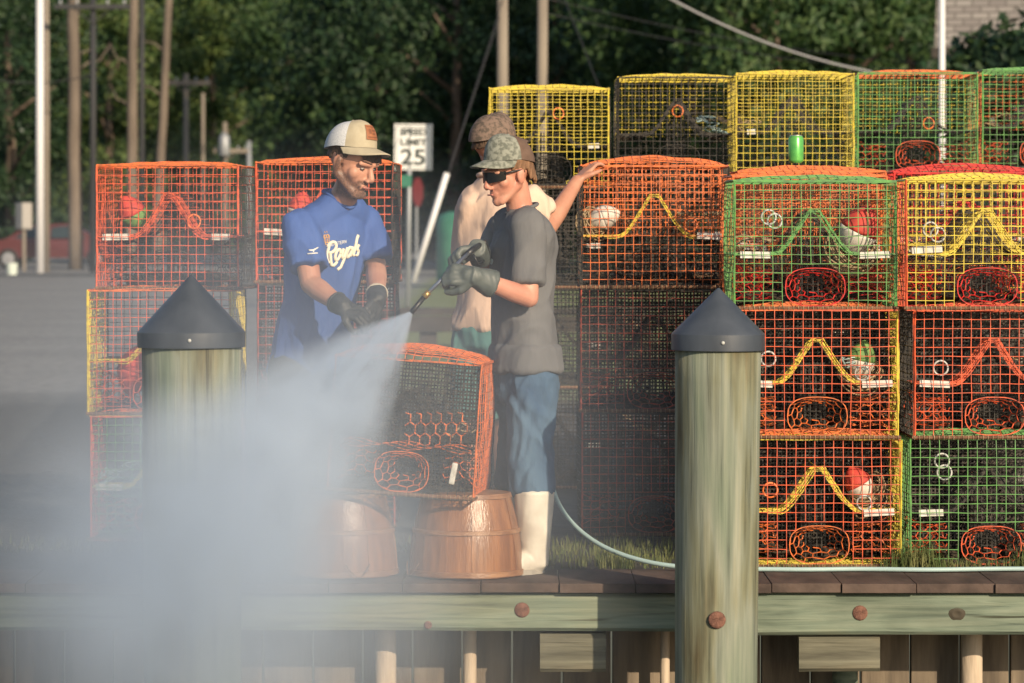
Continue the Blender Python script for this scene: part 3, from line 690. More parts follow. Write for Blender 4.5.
# ------------------------------------------------------------------ upturned bushel baskets
M['basket'] = mat('wet_basket_wood', (.19, .078, .032), .30, (.35, .155, .062), 4, (9, 9, .7), bump=.22, bscale=16, lo=.3, hi=.7)
M['hoop'] = mat('wet_hoop_wood', (.22, .10, .045), .4, (.37, .19, .09), 14, (1, 1, 3), bump=.4)
def basket(x, y, label, rz):
    e = empty('bushel_basket', (x, y, 0), label, 'basket', 'upturned bushel baskets', (0, 0, rz))
    rb, rt, h = .226, .172, .325; n = 13; mb = MB()
    for i in range(n):                             # wide thin staves, each lapping the next
        a0 = 2*math.pi*i/n-.02; a1 = 2*math.pi*(i+1)/n+.005; rn = (i % 2)*.003; vs = []; K = 6; J = 6
        for sh in (0, -.005):
            for j in range(J+1):
                t = j/J; r = rb+(rt-rb)*t+.012*math.sin(math.pi*t)+rn+sh
                for k in range(K+1):
                    a = a0+(a1-a0)*k/K; vs.append((r*math.cos(a), r*math.sin(a), .004+h*t))
        q = (J+1)*(K+1); fs = []
        for j in range(J):
            for k in range(K):
                b = j*(K+1)+k; fs.append((b, b+1, b+K+2, b+K+1)); fs.append((b+q, b+q+K+1, b+q+K+2, b+q+1))
            b = j*(K+1); fs.append((b, b+K+1, b+q+K+1, b+q)); b += K; fs.append((b, b+q, b+q+K+1, b+K+1))
        mb.add(vs, fs, 'basket')
    mb.lathe((0, 0, h-.012), [(rt-.004, 0), (rt-.002, .012), (rt-.01, .016), (rt-.02, .016)], 'basket', 32)
    o = mb.build('staves', e); smooth_angle(o.data, 40)
    for t, hh in ((.01, .022), (.52, .018), (.95, .02)):
        r = rb+(rt-rb)*t+.012*math.sin(math.pi*t)+.004; r1 = rb+(rt-rb)*(t+hh/h)+.012*math.sin(math.pi*min(1, t+hh/h))+.004
        b = MB(); z = .004+h*t
        b.lathe((0, 0, z), [(r-.004, 0), (r+.004, .001), (r1+.004, hh-.001), (r1-.004, hh)], 'hoop', 48); o = b.build('hoop', e); smooth_angle(o.data, 40)
    for sg in (-1, 1):
        b = MB(); b.tube([(sg*(rb+.012+.02*math.sin(math.pi*i/10)), -.05+.1*i/10, .06-.05*math.sin(math.pi*i/10)) for i in range(11)], .0025, 'rust', 5); b.build('handle', e, True)
basket(P(466, 0, 15.36).x, 15.36, 'wet upturned bushel basket in front of the white boots', .5)
basket(P(341, 0, 15.38).x, 15.38, 'upturned bushel basket fading into the white spray', 1.9)

# ------------------------------------------------------------------ people
def Rz(a): return Matrix.Rotation(a, 3, 'Z')
def headrot(yaw, pitch, roll=0): return Rz(R(yaw)) @ Matrix.Rotation(R(roll), 3, 'Y') @ Matrix.Rotation(R(pitch), 3, 'X')
def head_prims(mb, c, rot, s, jaw=1.0):
    def E(x, y, z, a, b, d): mb.ell(c+rot @ (Vector((x, y, z))*s), (a*s, b*s, d*s), None, rot, 20)
    def C(p, q, r0, r1): mb.cap(c+rot @ (Vector(p)*s), c+rot @ (Vector(q)*s), r0*s, r1*s, None, 12)
    E(0, .018, .032, .076, .096, .083); E(0, -.016, -.03, .063, .073, .083)
    E(0, -.03, -.075, .043*jaw, .05, .038); E(0, -.068, -.1, .024*jaw, .02, .02)
    for q in (-1, 1):
        C((q*.058*jaw, .008, -.045), (q*.022*jaw, -.06, -.098), .02, .018)
        E(q*.040, -.048, -.024, .026, .026, .028)
        E(q*.079, .012, -.012, .008, .019, .033); E(q*.083, .02, .0, .006, .012, .018)
        C((q*.012, -.088, .023), (q*.05, -.074, .021), .0115, .010)
        E(q*.012, -.1, -.04, .009, .011, .008)
    C((0, -.085, .012), (0, -.108, -.03), .0095, .0135)
    E(0, -.078, -.066, .026, .012, .02)
    E(0, -.086, -.061, .019, .0065, .0042); E(0, -.0855, -.072, .017, .0065, .0055)
def eyes(c, rot, s, e, base):
    for q in (-1, 1):
        mb = MB(); mb.ell(c+rot @ (Vector((q*.032, -.0765, .002))*s), (.011*s, .007*s, .004*s), 'eyewhite', rot, 12)
        mb.ell(c+rot @ (Vector((q*.032, -.0825, .001))*s), (.0045*s, .003*s, .0038*s), 'hair', rot, 10)
        mb.shift(base).build('eye', e, True)
        mb = MB(); mb.tube([c+rot @ (Vector((q*(.014+.036*t), -.0975+.016*t*t, .0285+.006*math.sin(2.2*t)))*s) for t in (0, .25, .5, .75, 1)], .0036*s, 'beard', 5); mb.shift(base).build('eyebrow', e, True)
def hand(mb, w, f, n, side, curl=(.5, .7, .6), s=1.0, fat=1.0, spread=.0, thumb=.5):
    """w wrist, f along the hand, n out of the palm, side: thumb towards side*(f x n)"""
    f = Vector(f).normalized(); n = Vector(n); n = (n-f*n.dot(f)).normalized(); l = f.cross(n)*side
    for i, L in enumerate((.072, .082, .076, .06)):
        off = l*(.030-.020*i)*s; k = w+f*(.088-.004*abs(i-1))*s+off
        mb.cap(w+off*.55, k, .0165*s*fat, .0115*s*fat, None, 10)
        a = 0; p = k; sp = l*spread*(1.5-i)*.12
        for c, ln, r0, r1 in zip(curl, (.46, .30, .26), (.0105, .0098, .009), (.0098, .009, .0078)):
            a += c*(1+.08*i); q = p+((f+sp)*math.cos(a)+n*math.sin(a)).normalized()*L*ln*s; mb.cap(p, q, r0*s*fat, r1*s*fat, None, 10); p = q
    p = w+f*.022*s+l*.022*s; q = p+(f*.6+l*.65+n*.35*thumb*2).normalized()*.045*s; mb.cap(p, q, .0155*s*fat, .0125*s*fat, None, 10)
    r = q+(f*.85+l*.1+n*.7*thumb*2).normalized()*.032*s; mb.cap(q, r, .0118*s*fat, .0105*s*fat, None, 10)
    t = r+(f*.9-l*.15+n*.7*thumb*2).normalized()*.026*s; mb.cap(r, t, .0105*s*fat, .0085*s*fat, None, 10)
def cap_hat(e, base, c, rot, s, crown_m, back_m, brim_m, pitch=0, patch=False, brimlen=.075, droop=.02, split=-.05):
    def W(v): return c+rot @ (Vector(v)*s)
    mb = MB(); n = 36; K = 12; vs = []; fs = []; zc = .046
    for i in range(K+1):
        t = i/K*math.pi/2
        for j in range(n):
            a = 2*math.pi*j/n; fr = max(0, -math.sin(a))
            rx, ry = .0865, .107; up = .096*(1+.10*fr)
            x, y = rx*math.cos(a)*math.cos(t)**.75, .013+ry*math.sin(a)*math.cos(t)**(.75-.22*fr)
            vs.append(W((x, y, zc+up*math.sin(t)-.018*max(0, math.sin(a))*math.cos(t))))
    top = len(vs); vs.append(W((0, .013, zc+.0965)))
    mb.v = [tuple(v) for v in vs]+[(0, 0, 0)]*0
    for i in range(K-1):
        for j in range(n):
            a = 2*math.pi*(j+.5)/n; m = crown_m if math.sin(a) < split else back_m
            mb.f.append((i*n+j, i*n+(j+1) % n, (i+1)*n+(j+1) % n, (i+1)*n+j)); mb.m.append(mb.mi(m))
    for j in range(n):
        a = 2*math.pi*(j+.5)/n; m = crown_m if math.sin(a) < split else back_m
        mb.f.append(((K-1)*n+j, (K-1)*n+(j+1) % n, top)); mb.m.append(mb.mi(m))
    mb.ell(W((0, .013, zc+.098)), (.006*s, .006*s, .004*s), crown_m, rot, 8)
    o = mb.shift(base).build('cap', e, True)
    b = MB(); J, Q = 18, 6; vs = []; th = .0035
    for sh in (0, -th):
        for j in range(J+1):
            a = math.pi*(1.06+.88*j/J)
            for q in range(Q+1):
                u = q/Q; fr = -math.sin(a); k = max(0, (fr-.12)/.88)**.55
                x = .0855*math.cos(a)*(1+.02*u); y = .013+.106*math.sin(a)-brimlen*u*k
                z = zc+.004-droop*u*k-.22*(x*x)/.0855*(.35+u)+sh
                vs.append(W((x, y, z)))
    h = (J+1)*(Q+1); fs = []
    for j in range(J):
        for q in range(Q):
            k = j*(Q+1)+q; fs.append((k, k+1, k+Q+2, k+Q+1)); fs.append((k+h, k+h+Q+1, k+h+Q+2, k+h+1))
        k = j*(Q+1)+Q; fs.append((k, k+h, k+h+Q+1, k+Q+1)); k -= Q; fs.append((k, k+Q+1, k+h+Q+1, k+h))
    b.add(vs, fs, brim_m); br = b.shift(base).build('brim', o, True)
    if patch:
        b = MB(); vs = []; fs = []; U, V = 8, 5
        def pt(u, v, off):
            t = (.20+.42*v)*math.pi/2; a = -math.pi/2+(u-.5)*.78; fr = max(0, -math.sin(a))
            rx, ry = .0865+off, .107+off; up = .096*(1+.10*fr)
            return W((rx*math.cos(a)*math.cos(t)**.75, .013+ry*math.sin(a)*math.cos(t)**(.75-.22*fr), zc+up*math.sin(t)+off*.3))
        for lay, (u0, u1, v0, v1, off, mm) in enumerate(((0, 1, 0, 1, .0035, 'leather'), (.08, .92, .80, .86, .0045, 'leatherdark'), (.08, .92, .12, .18, .0045, 'leatherdark'), (.2, .38, .35, .68, .0045, 'leatherdark'), (.44, .82, .5, .62, .0045, 'leatherdark'), (.44, .72, .3, .4, .0045, 'leatherdark'))):
            vs = [pt(u0+(u1-u0)*i/U, v0+(v1-v0)*j/V, off) for i in range(U+1) for j in range(V+1)]
            b.add(vs, [(i*(V+1)+j, (i+1)*(V+1)+j, (i+1)*(V+1)+j+1, i*(V+1)+j+1) for i in range(U) for j in range(V)], mm)
        b.shift(base).build('patch', o, True)
    return o
def hair_under(e, base, c, rot, s, m, nape=.0, fringe=False, seed=1):
    mb = MB(); rn = random.Random(seed)
    def W(v): return c+rot @ (Vector(v)*s)
    bk_ = 0 if nape > .02 else .008
    for i in range(34):                            # back and sides, in locks
        a = R(-20+220*i/33); x, y = (.076-bk_*.5)*math.cos(a), .016+(.094-bk_)*math.sin(a)
        L = .048+nape*max(0, math.sin(a))*rn.uniform(.6, 1.15)+rn.uniform(-.008, .010)-(.02 if abs(math.cos(a)) > .9 else 0)
        mb.cap(W((x, y, .052)), W((x*(.97+.05*nape*10*rn.random()), y*1.0+.006*math.sin(a)+nape*.15*rn.random(), .046-L)), .0105*s, .0065*s, None, 8)
    if fringe:
        for i in range(9):
            x = -.05+.1*i/8; mb.cap(W((x, -.070+.02*abs(x)*10*abs(x), .055)), W((x+.012, -.0885+2.6*x*x, .03+rn.uniform(-.006, .006))), .010*s, .0055*s, None, 8)
    return fuse(mb, 'hair', m, .0038*s, 1, base, e)
def arm(mb, sh, el, wr, r=(.052, .041, .043, .028), n=14):
    mb.cap(sh, el, r[0], r[1], None, n); mid = el.lerp(wr, .28); mb.cap(el, mid, r[1]*.98, r[2], None, n); mb.cap(mid, wr, r[2], r[3], None, n)
def leg(mb, hip, kn, an, r=(.082, .056, .058, .038)):
    mb.cap(hip, kn, r[0], r[1]); mid = kn.lerp(an, .3)+Vector((0, 0, 0)); mb.cap(kn, mid, r[1], r[2]); mb.cap(mid, an, r[2], r[3])
def frame(yaw):                                    # facing direction and the person's left, from a yaw
    f = Vector((math.sin(R(yaw)), -math.cos(R(yaw)), 0)); l = Vector((math.cos(R(yaw)), math.sin(R(yaw)), 0)); return f, l
def torso_rings(pel, chest, neck, f, l, ws, scale=1.0, grow=0.0):
    """rings from hem to shoulders along pelvis>chest>neck"""
    out = []
    for (t, a, b, fo) in ws:
        c = pel.lerp(chest, t/.62) if t <= .62 else chest.lerp(neck, (t-.62)/.38)
        ax = (chest-pel) if t < .5 else (neck-chest)*.5+(chest-pel)*.5
        out.append((c+f*fo, a*scale+grow, b*scale+grow, l, ax))
    return out
BODYW = ((.0, .165, .11, 0), (.15, .155, .105, .005), (.32, .145, .10, .008), (.5, .158, .108, .006), (.66, .172, .112, 0), (.8, .175, .1, -.008), (.9, .135, .075, -.012), (.97, .075, .055, -.01))
SHIRTW = ((-.08, .178, .128, 0), (.0, .174, .124, 0), (.15, .166, .12, .006), (.32, .16, .118, .01), (.5, .172, .126, .008), (.66, .185, .128, 0), (.78, .186, .115, -.006), (.87, .158, .092, -.01), (.935, .1, .07, -.012), (.965, .072, .06, -.012))
def flat_tube(mb, p0, p1, r0, r1, n=18, el=None, k=1):   # sleeve: capsule at the shoulder, cut straight at the cuff
    p0, p1 = Vector(p0), Vector(p1); t = (p1-p0).normalized(); a = Vector((0, 0, 1)) if abs(t.z) < .9 else Vector((1, 0, 0))
    X = (a-t*a.dot(t)).normalized()
    mb.loft([(p0-t*r0*.9, r0*.45, r0*.45, X, t), (p0-t*r0*.5, r0*.86, r0*.86, X, t), (p0, r0, r0, X, t), (p0.lerp(p1, .5), (r0+r1)/2, (r0+r1)/2, X, t), (p1, r1, r1, X, t)], None, n)
def boots(e, base, an, dirs, m, sole, h=.33, r=.062):
    for a, d in zip(an, dirs):
        d = Vector(d).normalized(); mb = MB(); z0 = 0.0; g = Vector((a.x, a.y, 0)); s_ = Vector((-d.y, d.x, 0))
        mb.loft([(g+Vector((0, 0, .03)), .054, .056, s_, (0, 0, 1)), (g+Vector((0, 0, .09)), .056, .060, s_, (0, 0, 1)), (g+Vector((0, 0, h*.55)), r*.95, r*1.0, s_, (0, 0, 1)), (g+Vector((0, 0, h)), r*1.12, r*1.16, s_, (0, 0, 1))])
        mb.cap(g+Vector((0, 0, .05))-d*.005, g+d*.13+Vector((0, 0, .042)), .052, .042, None, 14, s_, 1.0)
        mb.cap(g+d*.12+Vector((0, 0, .04)), g+d*.175+Vector((0, 0, .034)), .045, .034)
        o = fuse(mb, 'boot', m, .007, 4, base, e, .003, 16)
        b = MB(); pts = []
        for j in range(20):
            q = 2*math.pi*j/20; L = .125 if math.cos(q) > 0 else .085
            pts.append(g+d*(.05+L*1.15*math.cos(q))+s_*.052*math.sin(q)*(1-.18*(math.cos(q) < 0)))
        vs = [p+Vector((0, 0, .002)) for p in pts]+[p+Vector((0, 0, .022)) for p in pts]
        b.add(vs, [tuple(range(19, -1, -1)), tuple(range(20, 40))]+[(j, (j+1) % 20, 20+(j+1) % 20, 20+j) for j in range(20)], sole); b.shift(base).build('sole', o)

# ---- man in the blue jersey
D = 16.2
base = Vector((P(310, 0, D).x, D, 0))
bl = empty('person', base, 'man in blue jersey and tan cap, bending over the trap in dark gloves', 'person')
f, l = frame(38)
pel = P(308, 362, D); chest = P(326, 250, D)+Vector((0, -.02, 0)); neck = P(340, 200, D)+Vector((0, -.04, 0))
hc = P(353, 163, D-.14); hs = 1.10; hr = headrot(54, 20, 3)
shr, shl = P(301, 226, D-.16), P(366, 224, D+.07)
elr, wrr = P(311, 284, D-.26), P(343, 307, D-.42)
ell_, wrl = P(376, 268, D+.02), P(377, 300, D-.28)
hips = [pel-l*.09+Vector((0, 0, -.03)), pel+l*.09+Vector((0, 0, -.03))]
kne = [hips[0]+f*.05+Vector((0, 0, -.40)), hips[1]+f*.05+Vector((0, 0, -.40))]
ank = [Vector((kne[0].x, kne[0].y+.03, .09)), Vector((kne[1].x, kne[1].y+.03, .09))]
mb = MB(); mb.loft(torso_rings(pel, chest, neck, f, l, BODYW, .84)); mb.cap(neck-Vector((0, 0, .03)), hc-Vector((0, 0, .05)), .06, .055, None, 18)

head_prims(mb, hc, hr, hs, 1.1)
arm(mb, shr, elr, wrr, (.057, .045, .046, .030)); arm(mb, shl, ell_, wrl, (.057, .045, .046, .030))
hand(mb, wrr, (.75, -.3, -.35), (.2, .5, -.8), -1, (.5, .7, .5), .95, .85); hand(mb, wrl, (-.25, -.55, -.6), (-.5, -.2, -.6), 1, (.5, .7, .5), .95, .85)
for q in range(2):
    leg(mb, hips[q], kne[q], ank[q]); mb.cap(ank[q]+Vector((0, 0, -.04)), ank[q]+f*.15+Vector((0, 0, -.055)), .035, .028)
BB = fuse(mb, 'body', 'skin', .0050, 3, base, bl); eyes(hc, hr, hs, bl, base)
at = BB.data.attributes.new('stubble', 'FLOAT', 'POINT'); inv = hr.transposed(); vals = []
def ss(t): t = max(0, min(1, t)); return t*t*(3-2*t)
for v in BB.data.vertices:
    p = (inv @ (v.co+base-hc))/hs; k = 0
    if p.length < .17 and p.y < .045:
        zl = -.012+min(0, p.y)*.52+.004*noise.noise(p*90); k = ss((zl-p.z)/.014)*ss((.04-p.y)/.03)*ss((p.z+.15)/.03)
        if abs(p.x) > .055 and p.z < .035: k = max(k, ss((.03-p.z)/.02)*ss((.016-abs(p.y-.004))/.01)*(p.z > -.05))
        if abs(p.x) < .034 and p.y < -.06 and -.062 < p.z < -.040: k = max(k, .9*ss((-.042-p.z)/.006))
        if p.y < -.06: k *= 1-ss((.021-abs(p.x))/.004)*ss((.0115-abs(p.z+.0665))/.003)
    vals.append(k)
at.data.foreach_set('value', vals)
m = M['skin'].copy(); m.name = 'skin_with_stubble'; nt_ = m.node_tree; b_ = nt_.nodes['Principled BSDF']; src = b_.inputs['Base Color'].links[0].from_socket
an = nt_.nodes.new('ShaderNodeAttribute'); an.attribute_name = 'stubble'; mxs = nt_.nodes.new('ShaderNodeMixRGB'); mxs.inputs[2].default_value = (.085, .047, .032, 1)
ns = nt_.nodes.new('ShaderNodeTexNoise'); ns.inputs['Scale'].default_value = 170; tcs = nt_.nodes.new('ShaderNodeTexCoord'); lk(nt_, tcs.outputs['Object'], ns.inputs['Vector'])
mm = nt_.nodes.new('ShaderNodeMath'); mm.operation = 'MULTIPLY_ADD'; mm.inputs[1].default_value = .9; mm.inputs[2].default_value = .34; lk(nt_, ns.outputs['Fac'], mm.inputs[0])
m2 = nt_.nodes.new('ShaderNodeMath'); m2.operation = 'MULTIPLY'; m2.use_clamp = True; lk(nt_, mm.outputs[0], m2.inputs[0]); lk(nt_, an.outputs['Fac'], m2.inputs[1])
lk(nt_, m2.outputs[0], mxs.inputs[0]); lk(nt_, src, mxs.inputs[1]); lk(nt_, mxs.outputs[0], b_.inputs['Base Color'])
BB.data.materials[0] = m
mb = MB(); mb.loft(torso_rings(pel, chest, neck, f, l, SHIRTW, .94))
mb.cap(neck-Vector((0, 0, .03))-l*.03, shr+Vector((.02, .02, -.01)), .064, .066); mb.cap(neck-Vector((0, 0, .03))+l*.03, shl+Vector((-.02, 0, -.01)), .064, .064)
flat_tube(mb, shr, shr.lerp(elr, .72), .072, .081); flat_tube(mb, shl, shl.lerp(ell_, .80), .068, .075)
SH = fuse(mb, 'jersey', 'blue', .0072, 4, base, bl, .015, 7, (1, 1, .5), 3)
mb = MB()
col = [neck+Vector((0, 0, .008))+f*(.072*math.cos(t)+.004)+l*.07*math.sin(t)+Vector((0, 0, -.05*max(0, math.cos(t))**2+.022-.012*math.cos(t))) for t in [2*math.pi*k/28 for k in range(28)]]
mb.tube(col, .0085, 'blue', 8, closed=True); mb.shift(base).build('collar', SH, True)
mb = MB(); mb.loft([(pel+Vector((0, 0, .03)), .15, .104, l, (0, 0, 1)), (pel-Vector((0, 0, .06)), .176, .125, l, (0, 0, 1)), (pel-Vector((0, 0, .12)), .15, .11, l, (0, 0, 1))])
for q in range(2):
    mb.cap(hips[q], kne[q], .098, .076); flat_tube(mb, kne[q], ank[q]-Vector((0, 0, .03)), .078, .07)
fuse(mb, 'trousers', 'darkpants', .009, 5, base, bl, .008, 9, (1, 1, .5), 5)
boots(bl, base, ank, (f-l*.2, f+l*.2), 'darkboot', 'blackplastic', .2, .05)
for (w_, d_, n_, sd, el) in ((wrr, (.75, -.3, -.35), (.2, .5, -.8), -1, elr), (wrl, (-.25, -.55, -.6), (-.5, -.2, -.6), 1, ell_)):
    mb = MB(); hand(mb, w_, d_, n_, sd, (.5, .7, .5), 1.0, 1.2); mb.cap(w_, w_.lerp(el, .13), .036, .04, None, 14); flat_tube(mb, w_, w_.lerp(el, .2), .038, .042)
    g = fuse(mb, 'glove', 'blackglove', .005, 3, base, bl, .002, 30)
    b = MB(); q = w_.lerp(el, .2); t = (el-w_).normalized(); X = t.cross(Vector((0, 0, 1))).normalized(); Y = t.cross(X)
    b.tube([q+X*.042*math.cos(k*.3142)+Y*.042*math.sin(k*.3142) for k in range(20)], .006, 'cuff' if sd == 1 else 'blackglove', 6, closed=True); b.shift(base).build('cuff', g, True)
cap_hat(bl, base, hc+Vector((-.004, 0, .016)), hr @ Matrix.Rotation(R(-15), 3, 'X'), hs*1.01, 'tan', 'meshwhite', 'tan', patch=True, brimlen=.074, droop=.018, split=-.36)
hair_under(bl, base, hc+Vector((0, 0, .008)), hr, hs, 'hair', 0, True)
mb = MB()
def HW(v): return hc+hr @ (Vector(v)*hs)
for q in (-1, 1):
    mb.cap(HW((0, -.0895, -.0525)), HW((q*.017, -.085, -.0545)), .0055, .005)
mb.cap(HW((-.018, -.066, -.101)), HW((.018, -.066, -.101)), .0235, .0235)
mb.cap(HW((0, -.075, -.085)), HW((0, -.07, -.1)), .016, .02)
fuse(mb, 'beard', 'beard', .0045, 2, base, bl)
mb = MB(); mb.tube([HW((x, -.0985+.5*x*x*14, -.0665)) for x in (-.018, -.009, 0, .009, .018)], .0035*hs, 'lip', 6); mb.shift(base).build('lips', bl, True)

# lettering sewn on the jersey front: strokes laid on the cloth along the chest direction
BV = BVHTree.FromPolygons([v.co+base for v in SH.data.vertices], [tuple(p.vertices) for p in SH.data.polygons])
def on_cloth(o3, d3, off):
    h = BV.ray_cast(o3-d3*.6, d3)
    return (h[0]-d3*off) if h[0] is not None else None
def strokes(lines, org, X, Y, dirn, r, m, off, parent, name):
    mb = MB()
    for ln in lines:
        cur = []
        for a, b in zip(ln[:-1], ln[1:]):
            k = max(1, int(math.hypot(b[0]-a[0], b[1]-a[1])/.08))
            cur += [(a[0]+(b[0]-a[0])*i/k, a[1]+(b[1]-a[1])*i/k) for i in range(k)]
        cur.append(ln[-1]); pts = []
        for (u, v) in cur:
            h = on_cloth(org+X*u+Y*v, dirn, off)
            if h is not None: pts.append(h)
        if len(pts) > 1: mb.tube(pts, r, m, 6)
    if mb.f: return mb.shift(base).build(name, parent, True)
def arc(cx, cy, rx, ry, a0, a1, n=12): return [(cx+rx*math.cos(R(a0+(a1-a0)*i/n)), cy+ry*math.sin(R(a0+(a1-a0)*i/n))) for i in range(n+1)]
def sl(ln, k=.28): return [(x+k*y, y) for x, y in ln]
ROY = []
ROY += [[(.15, 0), (.15, 1.25)], [(-.05, 0), (.4, 0)], arc(.45, .92, .42, .36, 170, -90)+[(.3, .56)], [(.42, .56), (.62, .1), (.85, -.32), (1.1, -.38), (1.3, -.15)]]
ROY += [arc(1.22, .33, .26, .36, 0, 360, 16)]
ROY += [[(1.72, .68), (1.70, .25), (1.84, .02), (2.02, .15), (2.18, .68)], [(2.18, .68), (2.10, -.1), (1.9, -.6), (1.55, -.72)]]
ROY += [arc(2.52, .32, .23, .34, 20, 360, 14), [(2.78, .68), (2.74, .12), (2.88, .02)]]
ROY += [[(3.02, .05), (3.02, 1.0), (3.1, 1.35), (3.25, 1.3)], [(3.02, .1), (3.15, .0)]]
ROY += [arc(3.42, .5, .14, .16, 40, 250, 8)+arc(3.4, .18, .15, .17, 90, -140, 8)]
ROY = [sl(z) for z in ROY]
u0 = P(327, 262, D-.2); X3 = (l*.92+f*.12).normalized(); X3 = (X3+Vector((0, 0, .16))).normalized(); Y3 = Vector((0, 0, 1))
SCL = .050
hitdir = -f
wm = strokes(ROY, u0, X3*SCL, Y3*SCL*1.2, hitdir, .0072, 'cream', .002, SH, 'team_lettering')
crown = [[(.05, 0), (.8, 0)], [(.05, .18), (.8, .18)], [(.05, 0), (.05, .5), (-.08, .8), (.15, 1.0)], [(.3, .2), (.3, .55)], [(.55, .2), (.55, .55)], [(.8, 0), (.8, .5), (.95, .8), (.7, 1.0)], arc(.25, .8, .15, .18, 0, 360), arc(.62, .8, .15, .18, 0, 360), [(.28, 1.15), (.28, 1.32)], [(.62, 1.15), (.62, 1.32)]]
strokes(crown, P(327.5, 245, D-.2), X3*.03, Y3*.042, hitdir, .0019, 'gold', .001, SH, 'crown_emblem')
F5 = {'E': [[(1, 0), (0, 0), (0, 1), (1, 1)], [(0, .5), (.8, .5)]], 'A': [[(0, 0), (.5, 1), (1, 0)], [(.2, .4), (.8, .4)]], 'S': [[(0, .1), (.9, 0), (.9, .5), (.1, .5), (.1, 1), (1, .95)]], 'T': [[(.5, 0), (.5, 1)], [(0, 1), (1, 1)]], 'R': [[(0, 0), (0, 1), (.9, .9), (.8, .5), (0, .5)], [(.4, .5), (1, 0)]], 'N': [[(0, 0), (0, 1), (1, 0), (1, 1)]]}
small = []
for i, ch in enumerate('EASTERN'):
    for ln in F5[ch]: small.append([(x*.75+i*1.1, y*1.2) for x, y in ln])
strokes(small, P(337, 246, D-.2), X3*.0105, Y3*.0105, hitdir, .0012, 'white', .001, SH, 'small_lettering')
logo = [[(0, 0), (1.5, .0)], [(.2, .55), (.75, .45), (1.25, .85), (.9, .45), (.95, .2)], [(.3, .5), (.9, .5)]]
strokes(logo, P(300, 254, D-.4), Vector((.024, -.006, .002)), Vector((0, 0, .028)), Vector((.25, .97, 0)).normalized(), .0032, 'white', .001, SH, 'sleeve_mark')

# ---- man spraying, in the charcoal shirt
D = 15.55
base = Vector((P(524, 0, D).x, D, 0))
gr = empty('person', base, 'man in charcoal shirt, jeans and white boots, spraying with a pressure lance', 'person')
f, l = frame(-68)
pel = P(525, 352, D); chest = P(524, 252, D); neck = P(522, 212, D)
hc = P(507, 174, D-.05); hs = 1.0; hr = headrot(-56, 12, 0)
shl, shr = P(527, 226, D-.15), P(507, 226, D+.15)
ell_, wrl = P(529, 298, D-.22), P(475, 277, D-.36)
elr, wrr = P(487, 272, D+.16), P(478, 250, D-.1)
hips = [pel+l*.085, pel-l*.085]; kne = [P(530, 440, D-.1), P(522, 436, D+.14)]; ank = [Vector((P(534, 0, D-.14).x, D-.14, .09)), Vector((P(512, 0, D+.2).x, D+.2, .09))]
mb = MB(); mb.loft(torso_rings(pel, chest, neck, f, l, BODYW, .86)); mb.cap(neck-Vector((0, 0, .03)), hc+hr @ Vector((0, .03, -.05)), .055, .052, None, 18)
mb.cap(neck-Vector((0, 0, .02)), shl.lerp(neck, .3), .05, .05); mb.cap(neck-Vector((0, 0, .02)), shr.lerp(neck, .3), .05, .05)
head_prims(mb, hc, hr, hs, .94)
arm(mb, shl, ell_, wrl, (.05, .039, .041, .028)); arm(mb, shr, elr, wrr, (.05, .039, .041, .028))
hl = (-.93, -.1, .10); hln = (-.1, .9, -.35)
hand(mb, wrl, hl, hln, 1, (.7, .8, .6), .95, .85)
hand(mb, wrr, (-.8, -.3, -.1), (-.1, -.4, -.9), -1, (.6, .8, .6), .9, .85)
for q in range(2):
    leg(mb, hips[q], kne[q], ank[q], (.078, .052, .053, .036)); mb.cap(ank[q]+Vector((0, 0, -.04)), ank[q]+f*.14+Vector((0, 0, -.055)), .033, .027)
fuse(mb, 'body', 'skinred', .0052, 3, base, gr)
mb = MB(); mb.loft(torso_rings(pel, chest, neck, f, l, SHIRTW, .885))
mb.cap(neck-Vector((0, 0, .045)), shl+Vector((0, .02, -.005)), .068, .068); mb.cap(neck-Vector((0, 0, .045)), shr+Vector((0, -.02, -.005)), .068, .068)
flat_tube(mb, shl, shl.lerp(ell_, .80), .066, .060); flat_tube(mb, shr, shr.lerp(elr, .82), .066, .058)
mb.loft([(pel+Vector((0, 0, .02)), .165, .122, l, (0, 0, 1)), (pel-Vector((0, 0, .03)), .172, .128, l, (0, 0, 1)), (pel-Vector((0, 0, .075)), .178, .134, l, (0, 0, 1))])
SG = fuse(mb, 'shirt', 'grey', .0072, 4, base, gr, .015, 8, (1, 1, .6), 11)
mb = MB(); mb.tube([neck+Vector((0, 0, .014-.02*math.cos(t)))+f*(.064*math.cos(t)+.002)+l*.062*math.sin(t) for t in [2*math.pi*k/28 for k in range(28)]], .008, 'grey', 8, closed=True); mb.shift(base).build('collar', SG, True)
mb = MB(); mb.loft([(pel+Vector((0, 0, .04)), .14, .098, l, (0, 0, 1)), (pel-Vector((0, 0, .05)), .15, .108, l, (0, 0, 1)), (pel-Vector((0, 0, .14)), .15, .112, l, (0, 0, 1)), (pel-Vector((0, 0, .20)), .13, .105, l, (0, 0, 1))])
for q in range(2):
    mb.cap(hips[q]-Vector((0, 0, .13)), kne[q], .097, .084, None, 18); e2 = ank[q]+(kne[q]-ank[q])*.52; flat_tube(mb, kne[q], e2, .083, .083)
fuse(mb, 'jeans', 'jeans', .0085, 3, base, gr, .015, 13, (1, 1, .55), 21)
boots(gr, base, ank, (f+l*.25, f), 'boot', 'sole', .335, .067)
mb = MB(); hand(mb, wrl, hl, hln, 1, (.75, .9, .6), 1.05, 1.32); mb.cap(wrl, wrl+Vector(hl)*.03, .04, .036)
t = (ell_-wrl).normalized(); X = t.cross(Vector((0, 0, 1))).normalized(); fl = [(wrl-t*.03, .036, .034), (wrl+t*.005, .040, .036), (wrl+t*.05, .050, .044), (wrl+t*.085, .058, .05)]
